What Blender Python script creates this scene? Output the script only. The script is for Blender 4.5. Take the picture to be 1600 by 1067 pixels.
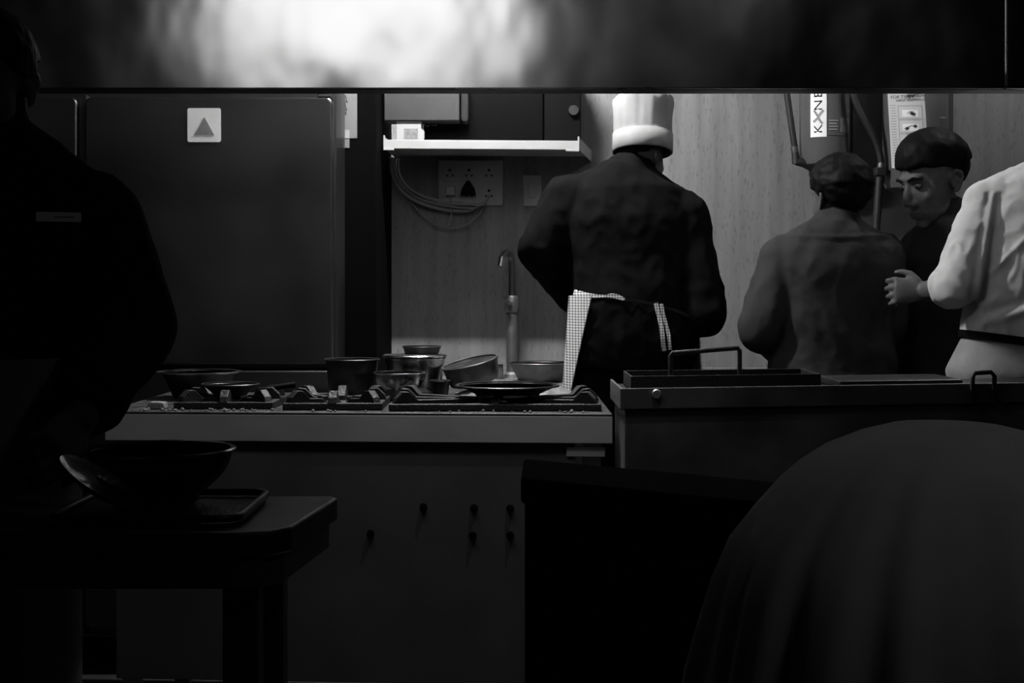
import bpy, bmesh, math, random
from mathutils import Vector, Matrix, noise
from mathutils.bvhtree import BVHTree

random.seed(7)
for o in list(bpy.data.objects):
    bpy.data.objects.remove(o, do_unlink=True)
scene = bpy.context.scene
COL = scene.collection
PI = math.pi

# ------------------------------------------------------------------ camera
F, YH, ZC = 2222.22, 450.0, 1.17          # focal length in px, horizon row, eye height
cam_d = bpy.data.cameras.new('camera')
cam = bpy.data.objects.new('camera', cam_d)
COL.objects.link(cam)
cam.location = (0, 0, ZC)
cam.rotation_euler = (PI / 2, 0, 0)
cam_d.lens = 50
cam_d.sensor_width = 36
cam_d.shift_y = (YH - 533.5) / 1600.0
cam_d.clip_start = 0.05
scene.camera = cam

def P(px, py, Y):
    """pixel + distance -> point"""
    return Vector(((px - 800) / F * Y, Y, ZC - (py - YH) / F * Y))

# ------------------------------------------------------------------ world and exposure
w = bpy.data.worlds.new('world')
scene.world = w
w.use_nodes = True
bg = w.node_tree.nodes['Background']
bg.inputs[0].default_value = (1, 1, 1, 1)
bg.inputs[1].default_value = 0.004
scene.view_settings.view_transform = 'Standard'
scene.view_settings.look = 'None'
scene.view_settings.gamma = 1
scene.view_settings.exposure = 0.0
scene.view_settings.use_curve_mapping = False

# lamp strengths (the lamps themselves are built further down)
TUBE_POS = Vector((-0.17, 4.21, 2.43))
TUBE_STRENGTH = 1300
TUBE2_POS = Vector((1.75, 4.45, 2.6))
TUBE2_STRENGTH = 170
PASS_POS = Vector((-0.45, 2.42, 2.06))
PASS_SIZE = (0.80, 0.42)
PASS_TILT = -6
PASS_POWER = 4.2
DOWN_POS = Vector((0.30, 2.62, 2.66))
DOWN_AIM = Vector((0.12, 3.50, 0.78))
DOWN_POWER = 16
ROOM_LAMP_POS = Vector((0.95, 0.75, 2.62))
ROOM_LAMP_POWER = 0.9

# ------------------------------------------------------------------ materials
MATS = {}
def nodes_of(name):
    m = bpy.data.materials.new(name)
    m.use_nodes = True
    nt = m.node_tree
    return m, nt, nt.nodes['Principled BSDF']

def g(v):
    return (v, v, v, 1)

def mat(name, base, rough=0.6, metal=0.0, var=0.0, scale=(8, 8, 8), bump=0.0, bscale=None, spec=0.5, bdist=0.01, detail=4, rvar=0.0, sheen=0.0):
    if name in MATS:
        return MATS[name]
    m, nt, b = nodes_of(name)
    b.inputs['Base Color'].default_value = g(base)
    b.inputs['Roughness'].default_value = rough
    b.inputs['Metallic'].default_value = metal
    b.inputs['Specular IOR Level'].default_value = spec
    if sheen:
        b.inputs['Sheen Weight'].default_value = sheen
    tc = nt.nodes.new('ShaderNodeTexCoord')
    if var or rvar:
        mp = nt.nodes.new('ShaderNodeMapping'); mp.inputs['Scale'].default_value = scale
        nt.links.new(tc.outputs['Object'], mp.inputs['Vector'])
        n = nt.nodes.new('ShaderNodeTexNoise'); n.inputs['Scale'].default_value = 1.0
        n.inputs['Detail'].default_value = detail
        nt.links.new(mp.outputs[0], n.inputs['Vector'])
        if var:
            r = nt.nodes.new('ShaderNodeValToRGB')
            r.color_ramp.elements[0].position = 0.3; r.color_ramp.elements[1].position = 0.7
            r.color_ramp.elements[0].color = g(base * (1 - var)); r.color_ramp.elements[1].color = g(min(1, base * (1 + var)))
            nt.links.new(n.outputs['Fac'], r.inputs[0]); nt.links.new(r.outputs[0], b.inputs['Base Color'])
        if rvar:
            mr = nt.nodes.new('ShaderNodeMapRange')
            mr.inputs['From Min'].default_value = 0.3; mr.inputs['From Max'].default_value = 0.7
            mr.inputs['To Min'].default_value = max(0.03, rough - rvar); mr.inputs['To Max'].default_value = min(1, rough + rvar)
            nt.links.new(n.outputs['Fac'], mr.inputs['Value']); nt.links.new(mr.outputs[0], b.inputs['Roughness'])
    if bump:
        mp2 = nt.nodes.new('ShaderNodeMapping'); mp2.inputs['Scale'].default_value = bscale or scale
        nt.links.new(tc.outputs['Object'], mp2.inputs['Vector'])
        n2 = nt.nodes.new('ShaderNodeTexNoise'); n2.inputs['Scale'].default_value = 1.0; n2.inputs['Detail'].default_value = detail
        nt.links.new(mp2.outputs[0], n2.inputs['Vector'])
        bp = nt.nodes.new('ShaderNodeBump'); bp.inputs['Strength'].default_value = bump; bp.inputs['Distance'].default_value = bdist
        nt.links.new(n2.outputs['Fac'], bp.inputs['Height']); nt.links.new(bp.outputs[0], b.inputs['Normal'])
    MATS[name] = m
    return m

def wall_mat():
    m, nt, b = nodes_of('wall_laminate')
    tc = nt.nodes.new('ShaderNodeTexCoord')
    def nz(sc, det):
        mp = nt.nodes.new('ShaderNodeMapping'); mp.inputs['Scale'].default_value = sc
        nt.links.new(tc.outputs['Object'], mp.inputs['Vector'])
        n = nt.nodes.new('ShaderNodeTexNoise'); n.inputs['Scale'].default_value = 1; n.inputs['Detail'].default_value = det
        nt.links.new(mp.outputs[0], n.inputs['Vector']); return n
    a = nz((22, 22, 1.3), 5)
    r = nt.nodes.new('ShaderNodeValToRGB')
    r.color_ramp.elements[0].position = 0.3; r.color_ramp.elements[1].position = 0.72
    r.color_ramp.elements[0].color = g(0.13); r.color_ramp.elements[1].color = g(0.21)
    nt.links.new(a.outputs['Fac'], r.inputs[0])
    c = nz((170, 170, 38), 2)
    r2 = nt.nodes.new('ShaderNodeValToRGB')
    r2.color_ramp.elements[0].position = 0.30; r2.color_ramp.elements[1].position = 0.42
    r2.color_ramp.elements[0].color = g(0.68); r2.color_ramp.elements[1].color = g(1)
    nt.links.new(c.outputs['Fac'], r2.inputs[0])
    mx = nt.nodes.new('ShaderNodeMix'); mx.data_type = 'RGBA'; mx.blend_type = 'MULTIPLY'; mx.inputs[0].default_value = 1
    nt.links.new(r.outputs[0], mx.inputs[6]); nt.links.new(r2.outputs[0], mx.inputs[7])
    nt.links.new(mx.outputs[2], b.inputs['Base Color'])
    b.inputs['Roughness'].default_value = 0.55
    MATS['wall'] = m
wall_mat()

def gingham_mat():
    m, nt, b = nodes_of('gingham_cloth')
    tc = nt.nodes.new('ShaderNodeTexCoord')
    def stripes(direction):
        wv = nt.nodes.new('ShaderNodeTexWave'); wv.wave_type = 'BANDS'; wv.bands_direction = direction
        wv.inputs['Scale'].default_value = 38; wv.inputs['Distortion'].default_value = 0.3
        nt.links.new(tc.outputs['Object'], wv.inputs['Vector'])
        return wv
    a, c = stripes('Z'), stripes('X')
    ad = nt.nodes.new('ShaderNodeMath'); ad.operation = 'ADD'
    nt.links.new(a.outputs['Fac'], ad.inputs[0]); nt.links.new(c.outputs['Fac'], ad.inputs[1])
    r = nt.nodes.new('ShaderNodeValToRGB')
    r.color_ramp.elements[0].position = 0.3; r.color_ramp.elements[1].position = 0.65
    r.color_ramp.elements[0].color = g(0.16); r.color_ramp.elements[1].color = g(0.72)
    hf = nt.nodes.new('ShaderNodeMath'); hf.operation = 'MULTIPLY'; hf.inputs[1].default_value = 0.5
    nt.links.new(ad.outputs[0], hf.inputs[0]); nt.links.new(hf.outputs[0], r.inputs[0])
    nt.links.new(r.outputs[0], b.inputs['Base Color'])
    b.inputs['Roughness'].default_value = 0.9
    MATS['gingham'] = m
gingham_mat()

def emit(name, strength):
    m = bpy.data.materials.new(name); m.use_nodes = True
    nt = m.node_tree; nt.nodes.clear()
    e = nt.nodes.new('ShaderNodeEmission'); e.inputs[1].default_value = strength
    o = nt.nodes.new('ShaderNodeOutputMaterial'); nt.links.new(e.outputs[0], o.inputs[0])
    MATS[name] = m
    return m

M_FLOOR = mat('floor_stone', 0.018, 0.55, var=0.3, scale=(6, 6, 6), bump=0.2, bscale=(40, 40, 40))
M_CEIL = mat('ceiling_paint', 0.05, 0.9, var=0.1)
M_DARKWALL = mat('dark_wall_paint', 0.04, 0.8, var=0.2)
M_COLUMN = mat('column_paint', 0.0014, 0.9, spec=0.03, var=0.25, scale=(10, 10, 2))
M_HOOD = mat('hood_steel', 0.30, 0.26, 1.0, var=0.12, scale=(3, 3, 3), bump=0.6, bscale=(2.4, 2.4, 1.6), bdist=0.05, detail=2.5, rvar=0.06)
M_STEEL = mat('brushed_steel', 0.5, 0.48, 1.0, var=0.12, scale=(5, 12, 12), bump=0.03, bscale=(8, 30, 30), rvar=0.06)
M_FRIDGE = mat('fridge_steel', 0.13, 0.34, 1.0, var=0.12, scale=(2, 2, 2), bump=0.12, bscale=(5, 5, 5), bdist=0.01, rvar=0.06)
M_FRIDGE_SEAL = mat('door_seal', 0.012, 0.5)
M_POT = mat('pot_steel', 0.5, 0.22, 1.0, var=0.25, scale=(14, 14, 30), rvar=0.08)
M_POT_DARK = mat('blackened_pan', 0.045, 0.42, 0.8, var=0.4, scale=(16, 16, 30), rvar=0.1)
M_POT_WORN = mat('worn_aluminium', 0.14, 0.45, 0.9, var=0.4, scale=(20, 20, 30), rvar=0.1)
M_IRON = mat('cast_iron', 0.004, 0.55, 0.0, var=0.3, bump=0.3, bscale=(150, 150, 150))
M_STOVE_TOP = mat('stove_top_steel', 0.06, 0.5, 0.6, var=0.4, scale=(25, 25, 25), rvar=0.15)  # base darkened to stand in for the shadow lying over the range top
M_COUNTER = mat('pale_counter', 0.16, 0.5, 0.0, var=0.25, scale=(20, 20, 20), bump=0.2, bscale=(60, 60, 60))
M_WHITE = mat('white_paint', 0.26, 0.55, var=0.06)
M_CARD = mat('white_card', 0.9, 0.7, var=0.05)
M_PAPER = mat('paper', 0.60, 0.8, var=0.05)
M_INK = mat('ink', 0.02, 0.8, spec=0.1)
M_GREY_INK = mat('grey_ink', 0.30, 0.7)
M_LABEL_GREY = mat('grey_label', 0.24, 0.7, var=0.15, scale=(60, 60, 60))
M_PLASTIC = mat('black_plastic', 0.0015, 0.5, spec=0.06)
M_GLASS_BLACK = mat('black_glass', 0.0012, 0.3, spec=0.06)
M_CABLE = mat('cable_grey', 0.22, 0.5)
M_CYL = mat('cylinder_paint', 0.085, 0.35, var=0.12, scale=(10, 10, 10))
M_CYL_DARK = mat('dark_cylinder_paint', 0.035, 0.4, var=0.12)
M_RUBBER = mat('hose_rubber', 0.010, 0.5)
M_CHROME = mat('chrome', 0.8, 0.10, 1.0)
M_SOCKET = mat('socket_plastic', 0.34, 0.45, var=0.1)
M_SKIN = mat('skin', 0.07, 0.6, spec=0.3, var=0.12, scale=(40, 40, 40))
M_HAIR = mat('hair', 0.003, 0.6, bump=0.2, bscale=(140, 140, 25), spec=0.08)
M_EYE = mat('eye', 0.05, 0.7, spec=0.1)
M_BLACK_CLOTH = mat('black_cloth', 0.0045, 0.9, var=0.2, scale=(20, 20, 20), bump=0.25, bscale=(9, 9, 9), bdist=0.02, spec=0.04)
M_GREY_CLOTH = mat('dark_grey_cloth', 0.032, 0.9, var=0.15, scale=(20, 20, 20), bump=0.3, bscale=(8, 8, 8), bdist=0.02, spec=0.06)
M_NAVY_CLOTH = mat('very_dark_cloth', 0.014, 0.9, var=0.15, scale=(20, 20, 20), spec=0.15)
M_WHITE_CLOTH = mat('white_cloth', 0.50, 0.85, var=0.08, scale=(14, 14, 14), bump=0.2, bscale=(16, 16, 16), bdist=0.01, spec=0.2)
M_HAT = mat('white_hat_cloth', 0.27, 0.85, var=0.14, scale=(14, 14, 9), spec=0.2)
M_TROUSER_LIGHT = mat('pale_trouser_cloth', 0.22, 0.85, var=0.15, scale=(18, 18, 18), spec=0.2)
M_SHOE = mat('shoe_leather', 0.012, 0.4)
M_DRAPE = mat('grey_drape_cloth', 0.65, 0.9, var=0.1, scale=(9, 9, 9), spec=0.2)
M_BIN = mat('matt_black_panel', 0.002, 0.9, spec=0.05)
M_TABLE = mat('table_steel', 0.11, 0.42, 0.9, var=0.2, scale=(10, 10, 10), rvar=0.1)
M_GRIDDLE = mat('griddle_steel', 0.16, 0.48, 0.7, var=0.3, scale=(5, 5, 5), bump=0.12, bscale=(6, 6, 6), rvar=0.12)
M_GRIDDLE_TOP = mat('griddle_plate', 0.05, 0.4, 0.8, var=0.4, scale=(8, 8, 8))
M_APRON_DIM = mat('grey_apron_cloth', 0.22, 0.9, var=0.1)
M_FOIL = mat('crumpled_foil', 0.7, 0.35, 0.6, bump=0.8, bscale=(70, 70, 70))

# ------------------------------------------------------------------ mesh builder
BASE = {}
def empty(name, loc, label, cat, group=None):
    o = bpy.data.objects.new(name, None)
    COL.objects.link(o)
    o.location = loc
    o.empty_display_size = 0.05
    o['label'] = label; o['category'] = cat
    if group: o['group'] = group
    BASE[o.name] = Vector(loc)
    return o

class MB:
    def __init__(s, xf=None):
        s.v = []; s.f = []; s.xf = xf
    def add(s, vs, fs):
        n = len(s.v)
        for p in vs:
            p = Vector(p)
            s.v.append(s.xf @ p if s.xf else p)
        s.f.extend([tuple(i + n for i in f) for f in fs])
        return s
    def box(s, x0, x1, y0, y1, z0, z1):
        vs = [(x, y, z) for z in (z0, z1) for y in (y0, y1) for x in (x0, x1)]
        return s.add(vs, [(0, 2, 3, 1), (4, 5, 7, 6), (0, 1, 5, 4), (2, 6, 7, 3), (0, 4, 6, 2), (1, 3, 7, 5)])
    def prism(s, poly, d0, d1, axes='xz'):
        """poly in the plane given by axes, pushed from d0 to d1 along the third axis"""
        def mk(a, b, d):
            return {'xz': (a, d, b), 'xy': (a, b, d), 'yz': (d, a, b)}[axes]
        n = len(poly)
        vs = [mk(a, b, d0) for a, b in poly] + [mk(a, b, d1) for a, b in poly]
        fs = [tuple(range(n))[::-1], tuple(range(n, 2 * n))]
        fs += [(i, (i + 1) % n, n + (i + 1) % n, n + i) for i in range(n)]
        return s.add(vs, fs)
    def loft(s, rings, cap=True):
        n = len(rings[0]); vs = [p for r in rings for p in r]; fs = []
        for k in range(len(rings) - 1):
            for i in range(n):
                j = (i + 1) % n
                fs.append((k * n + i, k * n + j, (k + 1) * n + j, (k + 1) * n + i))
        if cap:
            fs.append(tuple(range(n))[::-1]); fs.append(tuple(range((len(rings) - 1) * n, len(rings) * n)))
        return s.add(vs, fs)
    def tube(s, path, rad, n=10, flat=None):
        path = [Vector(p) for p in path]
        if not isinstance(rad, (list, tuple)): rad = [rad] * len(path)
        rings = []; ref = None
        for i, p in enumerate(path):
            t = (path[min(i + 1, len(path) - 1)] - path[max(i - 1, 0)]).normalized()
            if ref is None:
                ref = Vector((0, 0, 1)) if abs(t.z) < 0.9 else Vector((0, 1, 0))
            u = ref - t * ref.dot(t)
            u = u.normalized() if u.length > 1e-6 else t.orthogonal().normalized()
            ref = u; v = t.cross(u)
            rings.append([p + u * math.cos(2 * PI * k / n) * rad[i] + v * math.sin(2 * PI * k / n) * rad[i] for k in range(n)])
        return s.loft(rings)
    def capsule(s, a, b, ra, rb, n=14, m=5):
        a, b = Vector(a), Vector(b); d = (b - a); L = d.length; d = d / L if L > 1e-7 else Vector((0, 0, 1))
        pts, rs = [], []
        for k in range(m):
            t = -PI / 2 + PI / 2 * (k + 0.3) / m
            pts.append(a + d * math.sin(t) * ra); rs.append(max(0.0005, ra * math.cos(t)))
        pts.append(a); rs.append(ra); pts.append(b); rs.append(rb)
        for k in range(m):
            t = PI / 2 * (k + 0.7) / m
            pts.append(b + d * math.sin(t) * rb); rs.append(max(0.0005, rb * math.cos(t)))
        return s.tube(pts, rs, n)
    def limb(s, pts, rs, n=14):
        for i in range(len(pts) - 1):
            s.capsule(pts[i], pts[i + 1], rs[i], rs[i + 1], n)
        return s
    def lathe(s, prof, n=40, M=None):
        rings = []
        for r, z in prof:
            ring = [Vector((r * math.cos(2 * PI * k / n), r * math.sin(2 * PI * k / n), z)) for k in range(n)]
            rings.append([M @ p for p in ring] if M else ring)
        return s.loft(rings)
    def ell(s, c, r, R=None, nu=20, nv=12):
        c = Vector(c); rings = []
        for j in range(nv):
            t = -PI / 2 + PI * (j + 0.25) / (nv - 0.5)
            ring = []
            for i in range(nu):
                a = 2 * PI * i / nu
                p = Vector((r[0] * math.cos(t) * math.cos(a), r[1] * math.cos(t) * math.sin(a), r[2] * math.sin(t)))
                ring.append(c + (R @ p if R else p))
            rings.append(ring)
        return s.loft(rings)
    def build(s, name, m, parent=None, smooth=None, bevel=0.0, label=None, cat=None, group=None, kind=None, base=None, seg=2):
        me = bpy.data.meshes.new(name)
        if parent is not None:
            r = parent
            while r.parent: r = r.parent
            b = BASE[r.name]
        elif base is not None:
            b = Vector(base)
        else:
            lo = [min(p[i] for p in s.v) for i in range(3)]; hi = [max(p[i] for p in s.v) for i in range(3)]
            b = Vector(((lo[0] + hi[0]) / 2, (lo[1] + hi[1]) / 2, lo[2]))
        me.from_pydata([p - b for p in s.v], [], s.f)
        bm = bmesh.new(); bm.from_mesh(me); bmesh.ops.recalc_face_normals(bm, faces=bm.faces); bm.to_mesh(me); bm.free()
        return finish(name, me, m, parent, b, smooth, bevel, label, cat, group, kind, seg)

def finish(name, me, m, parent, b, smooth=None, bevel=0.0, label=None, cat=None, group=None, kind=None, seg=2):
    me.materials.clear(); me.materials.append(m)
    if smooth is not None:
        me.polygons.foreach_set('use_smooth', [True] * len(me.polygons))
        if smooth < 180: me.set_sharp_from_angle(angle=math.radians(smooth))
    o = bpy.data.objects.new(name, me)
    COL.objects.link(o)
    if parent is not None: o.parent = parent
    else:
        o.location = b; BASE[o.name] = Vector(b)
    if bevel:
        md = o.modifiers.new('bevel', 'BEVEL'); md.width = bevel; md.segments = seg; md.limit_method = 'ANGLE'
    if label: o['label'] = label
    if cat: o['category'] = cat
    if group: o['group'] = group
    if kind: o['kind'] = kind
    return o

def box_obj(name, m, x0, x1, y0, y1, z0, z1, parent=None, bevel=0.003, **k):
    return MB().box(x0, x1, y0, y1, z0, z1).build(name, m, parent, bevel=bevel, **k)

def text_geo(txt, size):
    c = bpy.data.curves.new('t', 'FONT'); c.body = txt; c.size = size; c.align_x = 'CENTER'; c.align_y = 'CENTER'
    o = bpy.data.objects.new('t', c); COL.objects.link(o)
    dg = bpy.context.evaluated_depsgraph_get(); dg.update()
    me = bpy.data.meshes.new_from_object(o.evaluated_get(dg))
    vs = [v.co.copy() for v in me.vertices]; fs = [tuple(p.vertices) for p in me.polygons]
    bpy.data.objects.remove(o, do_unlink=True); bpy.data.curves.remove(c); bpy.data.meshes.remove(me)
    return vs, fs

def rounded_rect(x0, x1, z0, z1, r, n=5):
    pts = []
    for cx, cz, a0 in ((x1 - r, z1 - r, 0), (x0 + r, z1 - r, 90), (x0 + r, z0 + r, 180), (x1 - r, z0 + r, 270)):
        for k in range(n + 1):
            a = math.radians(a0 + 90 * k / n); pts.append((cx + r * math.cos(a), cz + r * math.sin(a)))
    return pts

def bez(p0, p1, p2, p3, n=14):
    p0, p1, p2, p3 = map(Vector, (p0, p1, p2, p3)); out = []
    for i in range(n + 1):
        t = i / n; u = 1 - t
        out.append(p0 * u**3 + p1 * 3 * u * u * t + p2 * 3 * u * t * t + p3 * t**3)
    return out

# ================================================================== THE ROOM
XL, XR, YF, YB, ZT = -2.45, 2.35, -0.9, 5.2, 2.9
box_obj('floor', M_FLOOR, XL - .1, XR + .1, YF - .1, YB + .1, -0.08, 0, bevel=0, kind='structure', label='dark stone kitchen floor')
box_obj('ceiling', M_CEIL, XL - .1, XR + .1, YF - .1, YB + .1, ZT, ZT + .08, bevel=0, kind='structure', label='dim painted ceiling')
box_obj('wall_back', MATS['wall'], XL - .1, XR + .1, YB, YB + .1, 0, ZT, bevel=0, kind='structure', label='grained grey laminate wall behind the cooks')
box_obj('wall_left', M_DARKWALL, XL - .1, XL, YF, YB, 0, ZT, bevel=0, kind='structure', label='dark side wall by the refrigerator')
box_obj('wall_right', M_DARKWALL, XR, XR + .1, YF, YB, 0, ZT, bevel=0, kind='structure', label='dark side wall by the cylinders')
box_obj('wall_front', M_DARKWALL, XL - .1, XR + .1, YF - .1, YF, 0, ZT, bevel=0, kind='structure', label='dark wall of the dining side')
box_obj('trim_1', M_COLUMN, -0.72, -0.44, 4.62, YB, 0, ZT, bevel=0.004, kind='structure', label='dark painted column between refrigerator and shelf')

# ================================================================== LAMPS
def tube_lamp(pos, strength, label):
    r = empty('tube_light', pos, label, 'lamp', 'ceiling tube lights')
    x, y, z = pos
    box_obj('housing', M_WHITE, x - .24, x + .24, y - .04, y + .04, z + .03, z + .075, r)
    for sx in (-1, 1):
        box_obj('tube_holder', M_WHITE, x + sx * .225 - .012, x + sx * .225 + .012, y - .018, y + .018, z - .02, z + .03, r, .002)
        MB().tube([(x + sx * .18, y, z + .075), (x + sx * .18, y, ZT)], .005).build('hanger_rod', M_STEEL, r, smooth=40)
    MB().tube([(x - .212, y, z), (x + .212, y, z)], .013, 16).build('tube', emit('tube_glow', strength), r, smooth=40)
tube_lamp(TUBE_POS, TUBE_STRENGTH, 'bright fluorescent tube light hung above the shelf and refrigerator')
tube_lamp(TUBE2_POS, TUBE2_STRENGTH, 'weaker fluorescent tube light hung above the men by the cylinders')

def pass_lamp():
    # shaded batten hung over the near side of the pass, facing the hood
    x, y, z = PASS_POS
    r = empty('batten_light', PASS_POS, 'shaded batten light hung before the steel hood', 'lamp')
    T = Matrix.Translation(PASS_POS) @ Matrix.Rotation(math.radians(PASS_TILT), 4, 'X')
    w2, h2 = PASS_SIZE[0] / 2, PASS_SIZE[1] / 2
    MB(T).box(-w2 - .02, w2 + .02, -.06, -.012, -h2 - .02, h2 + .02).build('housing', M_PLASTIC, r, bevel=.004)
    for (a, b, c, d) in ((-w2 - .02, w2 + .02, h2 + .004, h2 + .02), (-w2 - .02, w2 + .02, -h2 - .02, -h2 - .004)):
        MB(T).box(a, b, -.0115, .02, c, d).build('shade_edge', M_PLASTIC, r, bevel=.002)
    for sx in (-1, 1):
        MB().tube([(x + sx * .2, y - .03, z + h2 + .0), (x + sx * .2, y - .03, ZT)], .005).build('hanger_rod', M_PLASTIC, r, smooth=40)
    l = bpy.data.lights.new('batten_glow', 'AREA'); l.shape = 'RECTANGLE'; l.size = PASS_SIZE[0]; l.size_y = PASS_SIZE[1]; l.energy = PASS_POWER
    o = bpy.data.objects.new('batten_glow', l); COL.objects.link(o); o.parent = r
    o.matrix_local = Matrix.Rotation(math.radians(PASS_TILT), 4, 'X') @ Matrix.Rotation(PI / 2, 4, 'X')
pass_lamp()

def down_lamp():
    r = empty('downlight', DOWN_POS, 'black can downlight aimed at the front of the range', 'lamp')
    d = (DOWN_AIM - DOWN_POS).normalized(); q = d.to_track_quat('-Z', 'Y').to_matrix().to_4x4()
    M = Matrix.Translation(DOWN_POS) @ q
    MB().lathe([(.0005, .13), (.035, .13), (.045, .12), (.055, .0), (.055, -.05), (.050, -.05), (.050, .0), (.040, .10), (.0005, .10)], 24, M).build('lamp_can', M_PLASTIC, r, smooth=40)
    t = DOWN_POS - d * .10
    MB().tube([t, (t.x, t.y, ZT)], .010).build('lamp_stem', M_PLASTIC, r, smooth=40)
    l = bpy.data.lights.new('spot_bulb', 'SPOT'); l.energy = DOWN_POWER; l.spot_size = math.radians(40); l.spot_blend = 0.9; l.shadow_soft_size = .03
    o = bpy.data.objects.new('spot_bulb', l); COL.objects.link(o); o.parent = r; o.matrix_local = q
down_lamp()

def room_lamp():
    r = empty('ceiling_lamp', ROOM_LAMP_POS, 'dim round ceiling lamp over the dining side', 'lamp')
    M = Matrix.Translation(ROOM_LAMP_POS)
    MB().lathe([(.0005, ZT - ROOM_LAMP_POS.z), (.03, ZT - ROOM_LAMP_POS.z), (.03, .08), (.16, .02), (.16, 0), (.15, 0), (.15, .015), (.02, .07), (.0005, .07)], 28, M).build('lamp_shade', M_PLASTIC, r, smooth=40)
    l = bpy.data.lights.new('room_bulb', 'AREA'); l.shape = 'DISK'; l.size = .26; l.energy = ROOM_LAMP_POWER
    o = bpy.data.objects.new('room_bulb', l); COL.objects.link(o); o.parent = r; o.location = (0, 0, .012)
room_lamp()

# ================================================================== HOOD
def hood():
    Y0 = 3.40; zb = P(0, 138, Y0).z; zt = 2.62
    r = empty('exhaust_hood', (0, Y0 + .2, zb), 'wide steel exhaust hood hanging over the cooking line', 'hood')
    xs = P(1572, 0, Y0).x
    MB().box(XL + .02, xs - .002, Y0, Y0 + .02, zb, zt).build('fascia_panel', M_HOOD, r, bevel=.002)
    MB().box(xs + .002, XR - .02, Y0, Y0 + .02, zb, zt).build('fascia_panel', M_HOOD, r, bevel=.002)
    MB().box(XL + .02, XR - .02, Y0 + .021, Y0 + .09, zb - .001, zb + .012).build('grease_gutter', mat('gutter_steel', .12, .4, 1.0), r, bevel=.003)
    MB().box(XL + .02, XR - .02, Y0 + .074, Y0 + .09, zb + .012, zb + .05).build('gutter_lip', mat('gutter_steel', .12, .4, 1.0), r, bevel=.003)
    MB().box(XL + .02, XR - .02, Y0 + .021, 3.95, zt - .02, zt).build('top_panel', M_FRIDGE, r, bevel=.002)
    for x in (XL + .02, XR - .04):
        MB().prism([(Y0 + .09, zb + .06), (3.95, 2.2), (3.95, zt - .021), (Y0 + .021, zt - .021), (Y0 + .021, zb + .06)], x, x + .02, 'yz').build('end_panel', M_FRIDGE, r)
    for x in (-1.6, 0.1, 1.75):
        MB().tube([(x, 3.7, zt), (x, 3.7, ZT)], .008).build('hanger_rod', M_STEEL, r, smooth=40)
hood()

# ================================================================== REFRIGERATOR
def fridge():
    Y0 = 4.30; xR = P(521, 0, Y0).x; xm = P(126, 0, Y0).x
    W = xR - xm; xL = xm - W
    r = empty('refrigerator', ((xL + xR) / 2, Y0 + .3, 0), 'four-door upright steel refrigerator with a warning sticker', 'refrigerator')
    body = box_obj('cabinet', M_FRIDGE, xL, xR, Y0 + .06, 4.60, .10, 1.80, r, .006)
    box_obj('compressor_cover', M_FRIDGE, xL + .02, xR - .02, Y0 + .09, 4.58, 1.80, 1.93, r, .006)
    for x in (xL + .06, xm, xR - .06):
        for y in (Y0 + .12, 4.54):
            MB().lathe([(.022, 0), (.022, .02), (.015, .03), (.015, .10)], 14, Matrix.Translation((x, y, 0))).build('foot', M_PLASTIC, r, smooth=40)
    ztop = P(0, 152, Y0).z; zmid = P(0, 572, Y0).z
    g_ = .012
    for (a, b) in ((xL + .004, xm - g_), (xm + g_, xR - .004)):
        for (z0, z1) in ((zmid + .003, ztop), (.14, zmid - .012)):
            d = MB().prism(rounded_rect(a, b, z0, z1, .018), Y0, Y0 + .045).build('door', M_FRIDGE, r, bevel=.006, seg=3)
            MB().prism(rounded_rect(a + .012, b - .012, z0 + .012, z1 - .012, .01), Y0 + .045, Y0 + .06).build('seal', M_FRIDGE_SEAL, d)
            hx = b - .03 if b < xm else a + .03
            for zz in ((z1 - .012) if z0 > .5 else (z0 + .012),):
                box_obj('hinge', M_CHROME, (a + .005 if b < xm else b - .045), (a + .045 if b < xm else b - .005), Y0 + .002, Y0 + .05, zz + (.013 if z0 > .5 else -.025), zz + (.024 if z0 > .5 else -.014), d, .002)
    MB().box(xm - g_ + .002, xm + g_ - .002, Y0 + .02, Y0 + .061, .12, ztop + .01).build('centre_post', M_FRIDGE_SEAL, r)
    # sticker with a warning triangle
    a, b = P(293, 222, Y0), P(345, 169, Y0)
    st = MB().prism(rounded_rect(a.x, b.x, a.z, b.z, .006), Y0 - .0012, Y0 + .0005).build('sticker', M_CARD, r, label='white square sticker with a grey triangle')
    t = [P(304, 211, Y0), P(335, 211, Y0), P(319.5, 183, Y0)]
    MB().prism([(p.x, p.z) for p in t], Y0 - .0020, Y0 - .0013).build('warning_triangle', M_LABEL_GREY, st)
    for zz in (0.55,):
        pass
fridge()

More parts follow.
